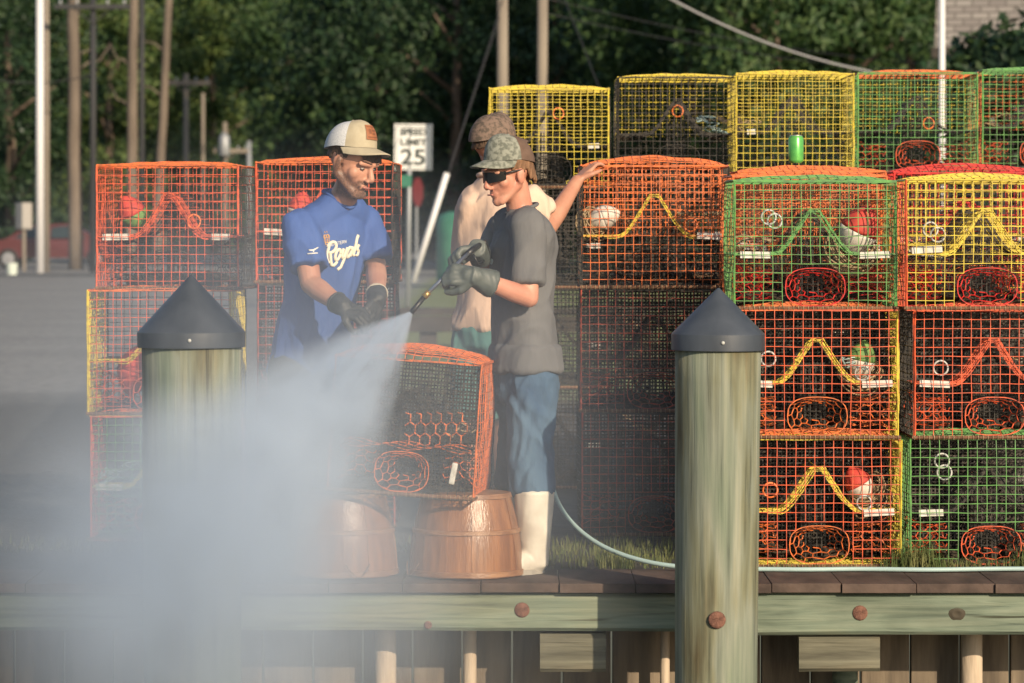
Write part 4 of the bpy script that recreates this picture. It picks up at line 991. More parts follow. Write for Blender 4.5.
mb.loft([(c_, a_, b_, Vector((0, 0, 1)), t) for c_, a_, b_ in fl]); fuse(mb, 'glove', 'rubber', .005, 3, base, gr, .0025, 26)
mb = MB(); hand(mb, wrr, (-.8, -.3, -.1), (-.1, -.4, -.9), -1, (.6, .8, .6), 1.0, 1.3); t = (elr-wrr).normalized()
mb.loft([(wrr-t*.03, .036, .034, Vector((0, 0, 1)), t), (wrr+t*.08, .05, .045, Vector((0, 0, 1)), t)]); fuse(mb, 'glove', 'rubber', .005, 3, base, gr, .0025, 26)
cap_hat(gr, base, hc+Vector((0, 0, .010)), hr @ Matrix.Rotation(R(-9), 3, 'X'), hs*1.03, 'camogrey', 'capbrown', 'camogrey', brimlen=.07, droop=.022)
hair_under(gr, base, hc, hr, hs, 'hairlight', .045, False, 3)
def HG(v): return hc+hr @ (Vector(v)*hs)
mb = MB(); J, V = 16, 5; vs = []
for sh in (0, .004):
    for j in range(J+1):
        x = -.07+.14*j/J; y = -.105+sh+(abs(x)/.07)**2.4*.05
        for k in range(V+1):
            q = k/V; hh = .0235-.006*(abs(x)/.07)**2-(.010*max(0, 1-abs(x)/.018) if q < .5 else 0)
            vs.append(HG((x, y+.006*(q-.5), .004+hh*(2*q-1)*.95)))
n_ = (J+1)*(V+1); fs = []
for j in range(J):
    for k in range(V):
        b = j*(V+1)+k; fs.append((b, b+V+1, b+V+2, b+1)); fs.append((b+n_, b+n_+1, b+n_+V+2, b+n_+V+1))
mb.add(vs, fs, 'lens')
for q in (-1, 1): mb.tube([HG((q*.069, -.058, .012)), HG((q*.0785, -.02, .014)), HG((q*.082, .02, .012)), HG((q*.081, .032, .002))], .0042, 'blackplastic', 6)
mb.shift(base).build('sunglasses', gr, True)
mb = MB(); mb.tube([HG((x, -.0985+.5*x*x*14, -.0665)) for x in (-.018, -.009, 0, .009, .018)], .0035, 'lip', 6); mb.shift(base).build('lips', gr, True)

# ---- man behind, seen from the back, hand on the middle stack
D = 17.0
base = Vector((P(494, 0, D).x, D, 0))
bk = empty('person', base, 'man in peach shirt and brown camouflage cap, seen from behind with one arm out', 'person')
f, l = frame(143)
pel = P(490, 318, D); chest = P(492, 228, D); neck = P(494, 182, D)
hc = P(495, 148, D); hs = 1.0; hr = headrot(128, 6, 0)
shr, shl = P(527, 203, D-.08)+Vector((0, .05, 0)), P(476, 205, D+.05)-Vector((0, .05, 0))
elr, wrr = P(549, 226, D+.02), P(577, 181, D+.22)
ell_, wrl = P(470, 265, D+.12), P(474, 300, D+.36)
hips = [pel+l*.09, pel-l*.09]; kne = [hips[0]+Vector((0, 0, -.42)), hips[1]+Vector((0, .0, -.42))]; ank = [Vector((k_.x, k_.y-.02, .09)) for k_ in kne]
mb = MB(); mb.loft(torso_rings(pel, chest, neck, f, l, BODYW, .76)); mb.cap(neck-Vector((0, 0, .03)), hc-Vector((0, 0, .04)), .06, .057, None, 18)
mb.cap(neck-Vector((0, 0, .04)), shl.lerp(neck, .3), .035, .035); mb.cap(neck-Vector((0, 0, .04)), shr.lerp(neck, .3), .035, .035)
head_prims(mb, hc, hr, hs)
arm(mb, shr, elr, wrr, (.052, .042, .043, .029)); arm(mb, shl, ell_, wrl, (.052, .042, .043, .029))
hand(mb, wrr, (.55, .55, .55), (.5, .3, -.7), -1, (-.1, .55, .5), 1.0, 1.0, .7, .2)
hand(mb, wrl, (.1, .5, -.7), (.8, 0, 0), 1, (.3, .4, .3))
for q in range(2):
    leg(mb, hips[q], kne[q], ank[q]); mb.cap(ank[q]+Vector((0, 0, -.04)), ank[q]+f*.15+Vector((0, 0, -.055)), .035, .028)
fuse(mb, 'body', 'skin', .0055, 3, base, bk)
mb = MB(); mb.loft(torso_rings(pel, chest, neck, f, l, SHIRTW, .92)); mb.cap(neck-Vector((0, 0, .03)), shl+Vector((.02, 0, 0)), .07, .07); mb.cap(neck-Vector((0, 0, .04)), shr+Vector((-.02, 0, 0)), .072, .074)
flat_tube(mb, shr, shr.lerp(elr, .6), .078, .074); flat_tube(mb, shl, shl.lerp(ell_, .8), .08, .078)
SP_ = fuse(mb, 'shirt', 'peach', .008, 4, base, bk, .018, 7, (1, 1, .6), 31)
mb = MB(); mb.tube([neck+Vector((0, 0, .022-.012*math.cos(t)))+f*.07*math.cos(t)+l*.07*math.sin(t) for t in [2*math.pi*k/28 for k in range(28)]], .010, 'peach', 8, closed=True); mb.shift(base).build('collar', SP_, True)
mb = MB(); mb.loft([(pel+Vector((0, 0, .03)), .14, .095, l, (0, 0, 1)), (pel-Vector((0, 0, .05)), .172, .122, l, (0, 0, 1)), (pel-Vector((0, 0, .13)), .15, .115, l, (0, 0, 1))])
for q in range(2): flat_tube(mb, hips[q]-Vector((0, 0, .10)), kne[q]-Vector((0, 0, .02)), .104, .098)
fuse(mb, 'shorts', 'teal', .009, 4, base, bk, .009, 9, (1, 1, .5), 41)
boots(bk, base, ank, (f-l*.2, f+l*.2), 'darkboot', 'blackplastic', .2, .05)
cap_hat(bk, base, hc, hr @ Matrix.Rotation(R(-8), 3, 'X'), hs*1.06, 'camobrown', 'camobrown', 'capbrown', brimlen=.07, droop=.02)
hair_under(bk, base, hc, hr, hs, 'hair', .01, False, 8)

# ------------------------------------------------------------------ pressure lance and hose
NOZ = P(411, 313, 15.18)
e = empty('pressure_lance', NOZ, 'pressure washer lance in the gloved hands of the man in charcoal', 'lance')
a = NOZ; b = P(424, 297, 15.19); c = P(452, 269, 15.21); d = P(473, 249, 15.38); h_ = P(484, 243, 15.46)
mb = MB(); mb.tube([b, c, d], .0075, 'steel', 8); mb.shift(a).build('lance_tube', e, True)
mb = MB(); mb.tube([a, a.lerp(b, .3), a.lerp(b, .35), b], .0105, 'blackplastic', 10); mb.shift(a).build('nozzle', e, True)
mb = MB(); mb.tube([b, b.lerp(c, .18)], .0135, 'brass', 10); mb.shift(a).build('coupling', e, True)
mb = MB(); mb.tube([d.lerp(c, .25), d, h_], .012, 'blackplastic', 10); mb.cap(h_, P(488, 258, 15.5), .016, .014, 'blackplastic'); mb.tube([d+Vector((0, 0, -.02)), d+Vector((.02, 0, -.06)), h_+Vector((0, 0, -.07))], .005, 'blackplastic', 6); mb.shift(a).build('trigger_handle', e, True)
pts = [P(488, 258, 15.5), P(500, 268, 15.6), P(520, 330, 15.82), P(540, 420, 15.98), P(551, 488, 15.95), P(562, 512, 15.9), P(580, 532, 15.8), P(605, 549, 15.7), P(640, 561, 15.6), P(675, 567, 15.52), P(720, 570, 15.5), P(770, 571.5, 15.5), P(805, 570, 15.47), P(850, 572, 15.51), P(890, 570, 15.49), P(930, 571.5, 15.46), P(975, 570, 15.5), P(1015, 571.5, 15.52), P(1060, 570, 15.5), P(1200, 570, 15.5)]
cu = bpy.data.curves.new('hose_path', 'CURVE'); cu.dimensions = '3D'; sp_ = cu.splines.new('NURBS'); sp_.points.add(len(pts)-1)
for q, p in zip(sp_.points, pts):
    p = Vector(p); p.z = max(p.z, .011); q.co = (*p, 1)
sp_.use_endpoint_u = True; sp_.order_u = 4; cu.bevel_depth = .0095; cu.bevel_resolution = 3; cu.resolution_u = 10
o = bpy.data.objects.new('hose', cu); COL.objects.link(o); dg = bpy.context.evaluated_depsgraph_get(); me = bpy.data.meshes.new_from_object(o.evaluated_get(dg)); bpy.data.objects.remove(o)
me.materials.clear(); me.materials.append(M['hose']); o = bpy.data.objects.new('hose', me); COL.objects.link(o); tag(o, 'pale green hose curving from the white boots along the dock edge', 'hose')
me.polygons.foreach_set('use_smooth', [True]*len(me.polygons))

# ------------------------------------------------------------------ grass at the foot of the stacks
M['blade'] = mat('grass_blade', (.065, .10, .025), .8, (.15, .155, .055), 12)
rn = random.Random(7); mb = MB()
def blades(x0, x1, y0, y1, n, h):
    for i in range(n):
        x, y = rn.uniform(x0, x1), rn.uniform(y0, y1); a = rn.uniform(0, 6.28); L = .62*h*rn.uniform(.3, 1.25); w_ = .002
        d = Vector((math.cos(a), math.sin(a), 0)); s_ = Vector((-d.y, d.x, 0))*w_; p = Vector((x, y, -.002)); k = rn.uniform(.2, .8)
        q = p+Vector((0, 0, L*.6))+d*L*.2*k; t = p+Vector((0, 0, L*.95))+d*L*.7*k
        mb.add([p-s_, p+s_, q+s_*.7, q-s_*.7, t], [(0, 1, 2, 3), (3, 2, 4)], 'blade')
blades(.15, .95, 15.64, 16.9, 1500, .08); blades(1.5, 2.3, 15.62, 15.7, 700, .085); blades(1.55, 1.75, 15.62, 16.2, 500, .14); blades(1.58, 1.72, 15.62, 15.68, 140, .2); blades(.35, .5, 15.64, 15.9, 200, .13); blades(2.05, 2.15, 15.63, 15.68, 90, .15); blades(.95, 1.5, 15.62, 15.68, 120, .04); blades(-2.6, .1, 16.4, 17.0, 900, .06)
o = mb.build('grass'); tag(o, 'tufts of grass growing along the feet of the trap stacks', 'grass', kind='stuff')

# ------------------------------------------------------------------ background
def leafmat(name, c1, c2, c3):
    m = bpy.data.materials.new(name); m.use_nodes = True; nt = m.node_tree; b = nt.nodes['Principled BSDF']; b.inputs['Roughness'].default_value = .6
    g = nt.nodes.new('ShaderNodeNewGeometry'); r = nt.nodes.new('ShaderNodeValToRGB'); el = r.color_ramp.elements; el.new(.5)
    for q, (p_, c_) in zip(el, ((0, c1), (.5, c2), (1, c3))): q.position = p_; q.color = (*c_, 1)
    lk(nt, g.outputs['Random Per Island'], r.inputs[0]); lk(nt, r.outputs[0], b.inputs['Base Color'])
    tr = nt.nodes.new('ShaderNodeBsdfTranslucent'); lk(nt, r.outputs[0], tr.inputs[0]); mx = nt.nodes.new('ShaderNodeMixShader'); mx.inputs[0].default_value = .25
    out = nt.nodes['Material Output']; lk(nt, b.outputs[0], mx.inputs[1]); lk(nt, tr.outputs[0], mx.inputs[2]); lk(nt, mx.outputs[0], out.inputs[0])
    return m
M['leafA'] = leafmat('leaf_mid', (.021, .058, .018), (.042, .092, .027), (.085, .14, .042))
M['leafB'] = leafmat('leaf_dark', (.011, .034, .015), (.021, .055, .022), (.046, .09, .031))
M['leafC'] = leafmat('leaf_yellowish', (.042, .084, .021), (.078, .132, .034), (.14, .185, .048))
M['bark'] = mat('bark', (.10, .075, .055), .95, (.20, .15, .12), 5, (1, 1, .2), bump=.6)
M['barkpale'] = mat('pale_bark', (.19, .155, .125), .95, (.12, .098, .08), 4, (1, 1, .2), bump=.6)
def crown_mesh(seed, h, rad, z0, nleaf, lm, size=.28, nl=16):
    rn = random.Random(seed); lobes = []
    for i in range(nl):
        z = z0+(h-z0)*(i+.5)/nl; k = math.sin(math.pi*min(1, .18+.82*(z-z0)/(h-z0)))**.6; a = rn.uniform(0, 6.28); q = rad*k*rn.uniform(.35, .8)
        lobes.append((Vector((q*math.cos(a), q*math.sin(a), z)), rad*rn.uniform(.28, .5)))
        a += rn.uniform(1.6, 3.4); lobes.append((Vector((q*math.cos(a), q*math.sin(a), z+rn.uniform(-.6, .6))), rad*rn.uniform(.22, .42)))
    mb = MB()
    per = nleaf//len(lobes)
    for c, r in lobes:
        for i in range(per):
            v = Vector((rn.gauss(0, 1), rn.gauss(0, 1), rn.gauss(0, 1))).normalized()*r*rn.uniform(.35, 1.08)
            v.z *= .75; p = c+v
            if noise.noise(p*.9+Vector((seed, 0, 0))) < -.22 or p.z < .2: continue
            s_ = size*rn.uniform(.5, 1.25); n = (v.normalized()+Vector((rn.gauss(0, .7), rn.gauss(0, .7), rn.gauss(.3, .7)))).normalized()
            x = n.orthogonal().normalized(); x.rotate(Matrix.Rotation(rn.uniform(0, 6.28), 3, n)); y = n.cross(x)
            mb.add([p-x*s_, p-y*s_*.45+n*s_*.1, p+x*s_, p+y*s_*.45+n*s_*.1], [(0, 1, 2, 3)], lm)
    return mb.mesh('crown')
def trunk_mesh(seed, h, r, m, crook=.3):
    rn = random.Random(seed); mb = MB(); pts = []; x = y = 0
    for i in range(9):
        pts.append((x, y, h*i/8)); x += rn.uniform(-1, 1)*crook*.3; y += rn.uniform(-1, 1)*crook*.3
    mb.tube(pts, r, m, 10, r2=r*.45)
    for i in range(7):
        b = Vector(pts[2+i % 6]); a = rn.uniform(0, 6.28); L = rn.uniform(1.2, 2.6); d = Vector((math.cos(a), math.sin(a), .7))
        mb.tube([b, b+d*L*.5+Vector((0, 0, .1)), b+d*L], r*.4, m, 6, r2=r*.1)
    return mb.mesh('trunk', True)
CR = {}
for k, (seed, h, rad, z0, n, lm, sz) in {'broad': (1, 13, 4.2, .4, 27000, 'leafA', .155), 'dark': (2, 14, 4.4, .2, 27000, 'leafB', .155), 'light': (3, 12, 3.8, .8, 26000, 'leafC', .155), 'mixed': (4, 13, 4.0, .3, 27000, 'leafA', .155)}.items():
    CR[k] = crown_mesh(seed, h, rad, z0, n, lm, sz)
TRK = [trunk_mesh(i, 9, .24, 'bark') for i in range(3)]
SHR = [crown_mesh(10+i, 2.6, 1.7, .0, 9000, ('leafA', 'leafB')[i], .085, 6) for i in range(2)]
def tree(kind, px, d, z=0, s=1.0, rot=0, label='', cat='tree', group='trees behind the lot'):
    e = empty('tree', ((px-512)/FPX*d, d, z), label, cat, group, (0, 0, rot)); e.scale = (s, s, s)
    for n, me in (('crown', CR[kind]), ('trunk', TRK[int(px) % 3])):
        o = bpy.data.objects.new(n, me); COL.objects.link(o); o.parent = e
TREES = [('dark', -60, 150, 1.1, 'dark tree beyond the left edge of the lot'), ('light', 110, 186, 1.15, 'yellowish tree behind the leaning bare trunks'), ('light', 215, 192, 1.2, 'yellowish leafy tree behind the crossarm pole'), ('dark', 10, 142, .95, 'dark tree behind the white pole at the far left'),
         ('broad', 165, 204, 1.3, 'mid green tree far behind the top left trap'), ('mixed', 290, 178, 1.2, 'mid green tree left of the man in blue'), ('dark', 380, 128, 1.0, 'dark tree behind the head of the man in blue'), ('broad', 372, 150, 1.1, 'mid green tree above the speed limit sign'),
         ('dark', 455, 124, 1.0, 'dark tree behind the guy wires'), ('dark', 560, 122, 1.05, 'dark tree behind the twin wooden poles'), ('mixed', 520, 140, 1.1, 'mid green tree far behind the twin wooden poles'), ('dark', 640, 124, 1.0, 'dark tree above the black fronted rear trap'),
         ('broad', 690, 112, .95, 'sunlit tree above the gap between rear traps'), ('broad', 775, 108, .95, 'sunlit tree above the yellow rear trap'), ('mixed', 850, 110, 1.0, 'leafy tree where the thick cable ends'), ('dark', 910, 116, 1.0, 'dark tree left of the white flagpole'),
         ('dark', 740, 128, 1.1, 'dark tree in the second rank above the rear row'), ('dark', 985, 128, 1.1, 'dark tree behind the shingled house'), ('broad', 1075, 112, 1.0, 'tree at the right edge beyond the house')]
for i, (k, px, d, s, lab) in enumerate(TREES): tree(k, px, d, 0, s, i*1.7, lab)
for i, (px, d, s, lab) in enumerate(((964, 60, 1.58, 'round shrub below the house left end'), (1014, 59, 1.66, 'tall shrub at the right edge in front of the house'), (918, 63, 1.3, 'low shrub left of the flagpole foot'))):
    e = empty('shrub', ((px-512)/FPX*d, d, -.1 if px < 1000 else 0), lab, 'shrub', 'shrubs by the house', (0, 0, i*2.1)); e.scale = (s, s, s*1.0)
    o = bpy.data.objects.new('foliage', SHR[i % 2]); COL.objects.link(o); o.parent = e
# far woods that close the view
mb = MB(); rn = random.Random(9)
for i in range(16000):
    x, y = rn.uniform(-52, 52), 216+rn.uniform(-4, 5); z = rn.uniform(0, 17)+noise.noise(Vector((x*.2, 0, 0)))*2
    s_ = rn.uniform(.5, 1.1); n = Vector((rn.gauss(0, .5), -1, rn.gauss(.3, .5))).normalized(); X = n.orthogonal().normalized(); X.rotate(Matrix.Rotation(rn.uniform(0, 6.28), 3, n)); Y = n.cross(X); p = Vector((x, y, z))
    mb.add([p-X*s_, p-Y*s_*.5, p+X*s_, p+Y*s_*.5], [(0, 1, 2, 3)], 'leafB')
o = mb.build('far_woods'); tag(o, 'dark mass of far woods closing the view behind the trees', 'woods', kind='stuff')
# bare trunks at the left
for (x0, y0, x1, y1, wpx, d, lab) in ((76, 275, 73, -40, 14, 120, 'thick bare pinkish trunk beside the white pole'), (131, 262, 134, -40, 11, 125, 'bare trunk right of the thin black pole, in the sun'), (156, 262, 170, -30, 9, 130, 'slanting pale trunk left of the crossarm pole')):
    a, b = P(x0, y0, d), P(x1, y1, d); a.z = 0
    e = empty('bare_tree', a, lab, 'tree', 'bare trunks at the left'); r = wpx/2/FPX*d
    mb = MB(); mb.tube([a.lerp(b, i/10)+Vector((noise.noise(Vector((i*.7, x0, 0)))*.08, 0, 0)) for i in range(11)], r*1.1, 'barkpale', 12, r2=r*.8); mb.shift(a).build('trunk', e, True)
    rn = random.Random(x0)
    for i in range(2):
        q = a.lerp(b, rn.uniform(.5, .95)); s_ = rn.choice((-1, 1)); L = rn.uniform(.5, 1.2); bm_ = MB()
        bm_.tube([q, q+Vector((s_*L*.4, .1, .35)), q+Vector((s_*L*.7, .2, .4)), q+Vector((s_*L, .25, .9))], r*.22, 'barkpale', 6, r2=.015); bm_.shift(a).build('branch', e, True)
# poles
M['polewhite'] = mat('white_pole', (.72, .72, .74), .5)
M['polewood'] = mat('pole_wood', (.27, .235, .19), .9, (.20, .17, .14), 5, (2, 2, .2), bump=.3)
M['poleblack'] = mat('dark_pole', (.03, .032, .036), .7)
M['insul'] = mat('grey_steel', (.32, .34, .36), .5, metal=.3)
def pole(name, px, top, d, wpx, m, lab, arm_=None, lean=0, tx=None):
    X = (px-512)/FPX*d; zt = CAMH-(top-225)/FPX*d; r = wpx/2/FPX*d
    e = empty(name, (X, d, 0), lab, 'pole' if 'flag' not in name else 'flagpole', 'poles behind the lot', (0, lean, 0))
    mb = MB(); mb.tube([(0, 0, 0), (0, 0, zt*.5), (0, 0, zt)], r*1.05, m, 12, r2=r*.9); mb.build('pole_shaft', e, True)
    if arm_:
        for (a0, a1, ay, th) in arm_:
            z = CAMH-(ay-225)/FPX*d; x0, x1 = (a0-px)/FPX*d, (a1-px)/FPX*d
            b = MB(); b.box(((x0+x1)/2, -r-.07, z), (x1-x0, .1, th), m, bev=.01)
            for t in (.08, .3, .7, .92): b.lathe((x0+(x1-x0)*t, -r-.07, z+th/2), [(.03, 0), (.05, .06), (.03, .12), (.01, .14)], 'insul', 8)
            b.tube([(x0*.5, -r-.06, z-.03), (0, -r-.02, z-.5)], .02, m, 6); b.tube([(x1*.5, -r-.06, z-.03), (0, -r-.02, z-.5)], .02, m, 6)
            b.build('crossarm', e)
    if tx:
        z = CAMH-(tx-225)/FPX*d; b = MB(); b.lathe((.0, -r-.3, z), [(.2, -.45), (.24, -.4), (.24, .4), (.18, .46), (.05, .6)], 'insul', 14); b.build('transformer', e, True)
    return e
pole('utility_pole', 40, -30, 112, 8, 'polewhite', 'white pole standing at the far left of the lot')
pole('utility_pole', 46.5, -25, 114, 6, 'polewood', 'brown wooden pole close against the white pole')
pole('utility_pole', 93, -14, 113, 7, 'poleblack', 'dark pole with a wide crossarm near the top left', ((55, 131, 7, .14),))
pole('utility_pole', 142, -40, 116, 5.5, 'poleblack', 'thin black pole right of the dark crossarm pole')
pole('utility_pole', 186, 74, 165, 6, 'polewood', 'sunlit wooden pole with one crossarm above the top left trap', ((162, 211, 83, .2),))
pole('utility_pole', 203, 93, 168, 4, 'polewood', 'plain thin pole right of the sunlit crossarm pole')
pole('utility_pole', 225, 122, 170, 5, 'polewood', 'far pole carrying a grey transformer', ((214, 249, 151, .18),), tx=146)
pole('utility_pole', 249, 141, 171, 5, 'insul', 'short far grey pole right of the transformer pole')
pole('utility_pole', 502.5, -40, 60, 12, 'polewood', 'left one of the twin wooden poles behind the rear traps')
pole('utility_pole', 540.5, -40, 62, 11.5, 'polewood', 'right one of the twin wooden poles behind the rear traps', lean=R(.4))
pole('flagpole', 942, -60, 52, 6.5, 'polewhite', 'slim white flagpole above the green rear trap')
# wires
M['wire'] = mat('cable', (.03, .03, .035), .6)
M['wirepale'] = mat('pale_cable', (.36, .36, .38), .6)
def cable(a, b, sag, r, m, lab, name='overhead_wire'):
    a, b = Vector(a), Vector(b); mb = MB(); mb.tube([a.lerp(b, i/16)-Vector((0, 0, sag*4*(i/16)*(1-i/16))) for i in range(17)], r, m, 6)
    c = (a+b)/2; o = mb.shift(c).build(name, smooth=True, loc=c); tag(o, lab, 'cable', 'cables over the lot')
cable(P(560, -72, 62), P(872, 72, 62), .35, .016, 'wirepale', 'thick pale cable dropping from the top towards the right')
cable(P(540, -3, 62), P(1120, 62, 95), .5, .008, 'wire', 'upper dark thin wire from the right twin pole towards the house')
cable(P(540, 12, 62), P(1120, 62, 110), .6, .008, 'wire', 'lower dark thin wire at the top right')
cable(P(502, 10, 60), P(438, 205, 58), 0, .007, 'wire', 'dark guy wire slanting down left from the twin poles', 'guy_wire')
cable(P(505, -6, 60), P(414, 280, 56), 0, .006, 'wire', 'second dark guy wire slanting left behind the sign', 'guy_wire')
cable(P(562, -8, 62), P(604, 100, 60), 0, .008, 'wire', 'guy wire slanting down right above the left rear trap', 'guy_wire')
cable(P(-40, 70, 112), P(90, 75, 112), .3, .016, 'wire', 'dark wire across the white pole at the left')
# guy guard, sign, street furniture
a, b = P(413, 282, 55.9), P(447, 173, 55.9)
mb = MB(); mb.tube([a, a.lerp(b, .5), b], .045, 'polewhite', 10); c = (a+b)/2; o = mb.shift(a).build('guy_guard', smooth=True, loc=a); tag(o, 'white slanting guard tube on the guy wire right of the speed sign', 'guard tube')
M['signwhite'] = mat('sign_white', (.78, .79, .78), .5); M['signgreen'] = mat('sign_green', (.02, .16, .10), .5); M['signred'] = mat('sign_red', (.17, .02, .025), .5); M['signblack'] = mat('sign_black', (.015, .03, .03), .5)
d = 62; s = FPX/d
X = (411.5-512)/s; zt = CAMH-(124-225)/s; zb = CAMH-(170-225)/s; Wd = 38/s; Hd = zt-zb
e = empty('speed_limit_sign', (X, d, 0), 'white speed limit sign reading 25 on a grey post', 'road sign')
e.rotation_euler = (0, R(.6), 0)
mb = MB(); mb.tube([(-.06, .03, 0), (-.06, .03, zt-.05)], .04, 'insul', 8); mb.build('post', e, True)
mb = MB(); mb.box((0, 0, (zt+zb)/2), (Wd, .012, Hd), 'signwhite', bev=.005); pl = mb.build('sign_plate', e)
mb = MB(); i_ = .035
q = [(-Wd/2+i_, zb+i_), (Wd/2-i_, zb+i_), (Wd/2-i_, zt-i_), (-Wd/2+i_, zt-i_)]
for k in range(4):
    a, b = q[k], q[(k+1) % 4]; mb.box(((a[0]+b[0])/2, -.009, (a[1]+b[1])/2), (abs(a[0]-b[0])+.011, .003, abs(a[1]-b[1])+.011), 'signblack')
mb.build('sign_border', e)
def text(body, h, x, z, parent, m, y=-.009, off=.0, name='lettering', sx=1):
    cu = bpy.data.curves.new(name, 'FONT'); cu.body = body; cu.align_x = 'CENTER'; cu.align_y = 'CENTER'; cu.size = h*1.38; cu.extrude = .002; cu.offset = off
    t = bpy.data.objects.new(name, cu); COL.objects.link(t); dg = bpy.context.evaluated_depsgraph_get(); me = bpy.data.meshes.new_from_object(t.evaluated_get(dg)); bpy.data.objects.remove(t)
    me.materials.clear(); me.materials.append(M[m]); o = bpy.data.objects.new(name, me); COL.objects.link(o); o.parent = parent; o.rotation_euler = (R(90), 0, 0); o.location = (x, y, z); o.scale = (sx, 1, 1); return o
text('SPEED', .105, 0, zt-.135, e, 'signblack', off=.006, sx=1.1); text('LIMIT', .105, 0, zt-.30, e, 'signblack', off=.006, sx=1.25); text('25', .255, 0, zb+.195, e, 'signblack', off=.008, sx=1.2)
d = 61.8; s = FPX/d; c = P(404, 181, d)
mb = MB(); mb.box((0, 0, 0), (15/s, .012, 12/s), 'signgreen', bev=.004); o = mb.build('small_sign', loc=c); tag(o, 'small green plate hanging just under the speed limit sign', 'sign')
d = 95; c = P(418, 192, d); e = empty('stop_sign', (c.x, d, 0), 'narrow red sign turned away, right of the speed sign post', 'road sign', rot=(0, 0, R(70)))
mb = MB(); r = .38; vs = [(r*math.cos(R(22.5+45*k)), y, c.z+r*math.sin(R(22.5+45*k))) for y in (0, .012) for k in range(8)]; mb.add(vs, [tuple(range(8)), tuple(range(15, 7, -1))]+[(k, 8+k, 8+(k+1) % 8, (k+1) % 8) for k in range(8)], 'signred'); mb.build('sign_plate', e)
mb = MB(); mb.tube([(0, .04, 0), (0, .04, c.z+.3)], .03, 'insul', 8); mb.build('post', e)
M['binred'] = mat('bin_green', (.05, .21, .14), .55, (.07, .26, .17), 4)
d = 86; X = P(466, 0, d).x; e = empty('green_bin', (X, d, 0), 'green ribbed metal bin standing behind the man in peach', 'bin')
mb = MB(); mb.lathe((0, 0, .12), [(.62, 0), (.66, .05), (.66, 1.35), (.6, 1.5), (.4, 1.58)], 'binred', 40, lambda a, z: 1+.03*math.sin(a*20)); mb.build('bin_body', e, True)
mb = MB(); mb.box((0, 0, .06), (1.1, 1.1, .12), 'poleblack', bev=.02); mb.build('bin_base', e)
M['railwood'] = mat('dark_rail_wood', (.035, .03, .027), .9, (.06, .05, .045), 6)
d = 44; e = empty('timber_rail', (-.3, d, 0), 'dark low timber rail on posts across the grass behind the men', 'rail')
mb = MB(); z0, z1 = CAMH-(332-225)/FPX*d, CAMH-(316-225)/FPX*d; mb.box((0, 0, (z0+z1)/2), (3.6, .1, z1-z0), 'railwood', bev=.01); mb.build('rail_board', e)
mb = MB(); z2 = CAMH-(303-225)/FPX*d; mb.box((0, .1, z1+.05), (3.6, .28, .08), 'railwood', bev=.01); mb.build('rail_board', e)
for px in (428, 500, 360): mb = MB(); mb.box(((px-512)/FPX*d+.3, .12, z0*.5), (.2, .16, max(.05, z0)), 'railwood', bev=.01); mb.build('post', e)
# parked car far left, bucket, box
M['carred'] = mat('dark_red_paint', (.09, .018, .018), .3); M['carglass'] = mat('car_glass', (.03, .045, .05), .1); M['tyre'] = mat('tyre', (.02, .02, .02), .9); M['rim'] = mat('rim', (.4, .4, .42), .35, metal=.7)
d = 124; e = empty('parked_car', (P(55, 0, d).x, d, 0), 'dark red car parked under the trees at the far left', 'car')
prof = [(-2.2, .35), (-2.25, .6), (-2.15, .85), (-1.5, .95), (-.75, 1.4), (.55, 1.45), (1.35, 1.0), (2.1, .9), (2.25, .65), (2.2, .35)]
mb = MB(); Wc = .85; vs = []
for yy, k in ((-Wc, 0), (Wc, 0)):
    for (x, z) in prof: vs.append((x, yy*(1 if z < 1.0 else .82), z))
n = len(prof); mb.add(vs, [tuple(range(n)), tuple(range(2*n-1, n-1, -1))]+[(i, n+i, n+(i+1) % n, (i+1) % n) for i in range(n)], 'carred'); mb.build('body', e)
for pts in (((-1.2, .98), (-.7, 1.33), (-.12, 1.36), (-.12, .98)), ((-.02, .98), (-.02, 1.36), (.5, 1.36), (1.1, 1.0))):
    mb = MB(); vs = [(x, -Wc*(1-(.18*(z-.95)/.45))-.012, z) for x, z in pts]+[(x, -Wc*(1-(.18*(z-.95)/.45))+.02, z) for x, z in pts]
    mb.add(vs, [(0, 1, 2, 3), (7, 6, 5, 4), (0, 4, 5, 1), (1, 5, 6, 2), (2, 6, 7, 3), (3, 7, 4, 0)], 'carglass'); mb.build('window', e)
for x in (-1.4, 1.4):
    for y in (-.78, .78):
        mb = MB(); mb.lathe((0, 0, -.1), [(.26, 0), (.32, .03), (.32, .17), (.26, .2)], 'tyre', 20); w_ = mb.build('wheel', e); w_.rotation_euler = (R(90), 0, 0); w_.location = (x, y, .32)
        mb = MB(); mb.lathe((0, 0, .095), [(.2, 0), (.2, .015), (.06, .02)], 'rim', 16); mb.build('rim', w_)
M['bucket'] = mat('pale_bucket', (.6, .68, .62), .6)
d = 108; e = empty('bucket', (P(12, 0, d).x, d, 0), 'small pale bucket on the edge of the lot, far left', 'bucket')
mb = MB(); mb.lathe((0, 0, 0), [(.14, 0), (.165, .3), (.175, .3), (.175, .33), (.15, .33), (.13, .03)], 'bucket', 16); mb.build('bucket_body', e)
mb = MB(); mb.tube([(.17*math.cos(t), -.03, .31-.12*math.sin(t)) for t in [math.pi*k/10 for k in range(11)]], .006, 'insul', 5); mb.build('handle', e)
M['boxgrey'] = mat('utility_box', (.42, .4, .37), .7)
d = 116; c = P(24, 216, d); e = empty('utility_box', (c.x, d, 0), 'pale box on a post at the far left under the trees', 'utility box')
mb = MB(); mb.box((0, 0, c.z), (.48, .3, .8), 'boxgrey', bev=.02); mb.build('cabinet', e)
mb = MB(); mb.box((0, -.16, c.z), (.42, .02, .72), 'boxgrey', bev=.005); mb.build('door', e)
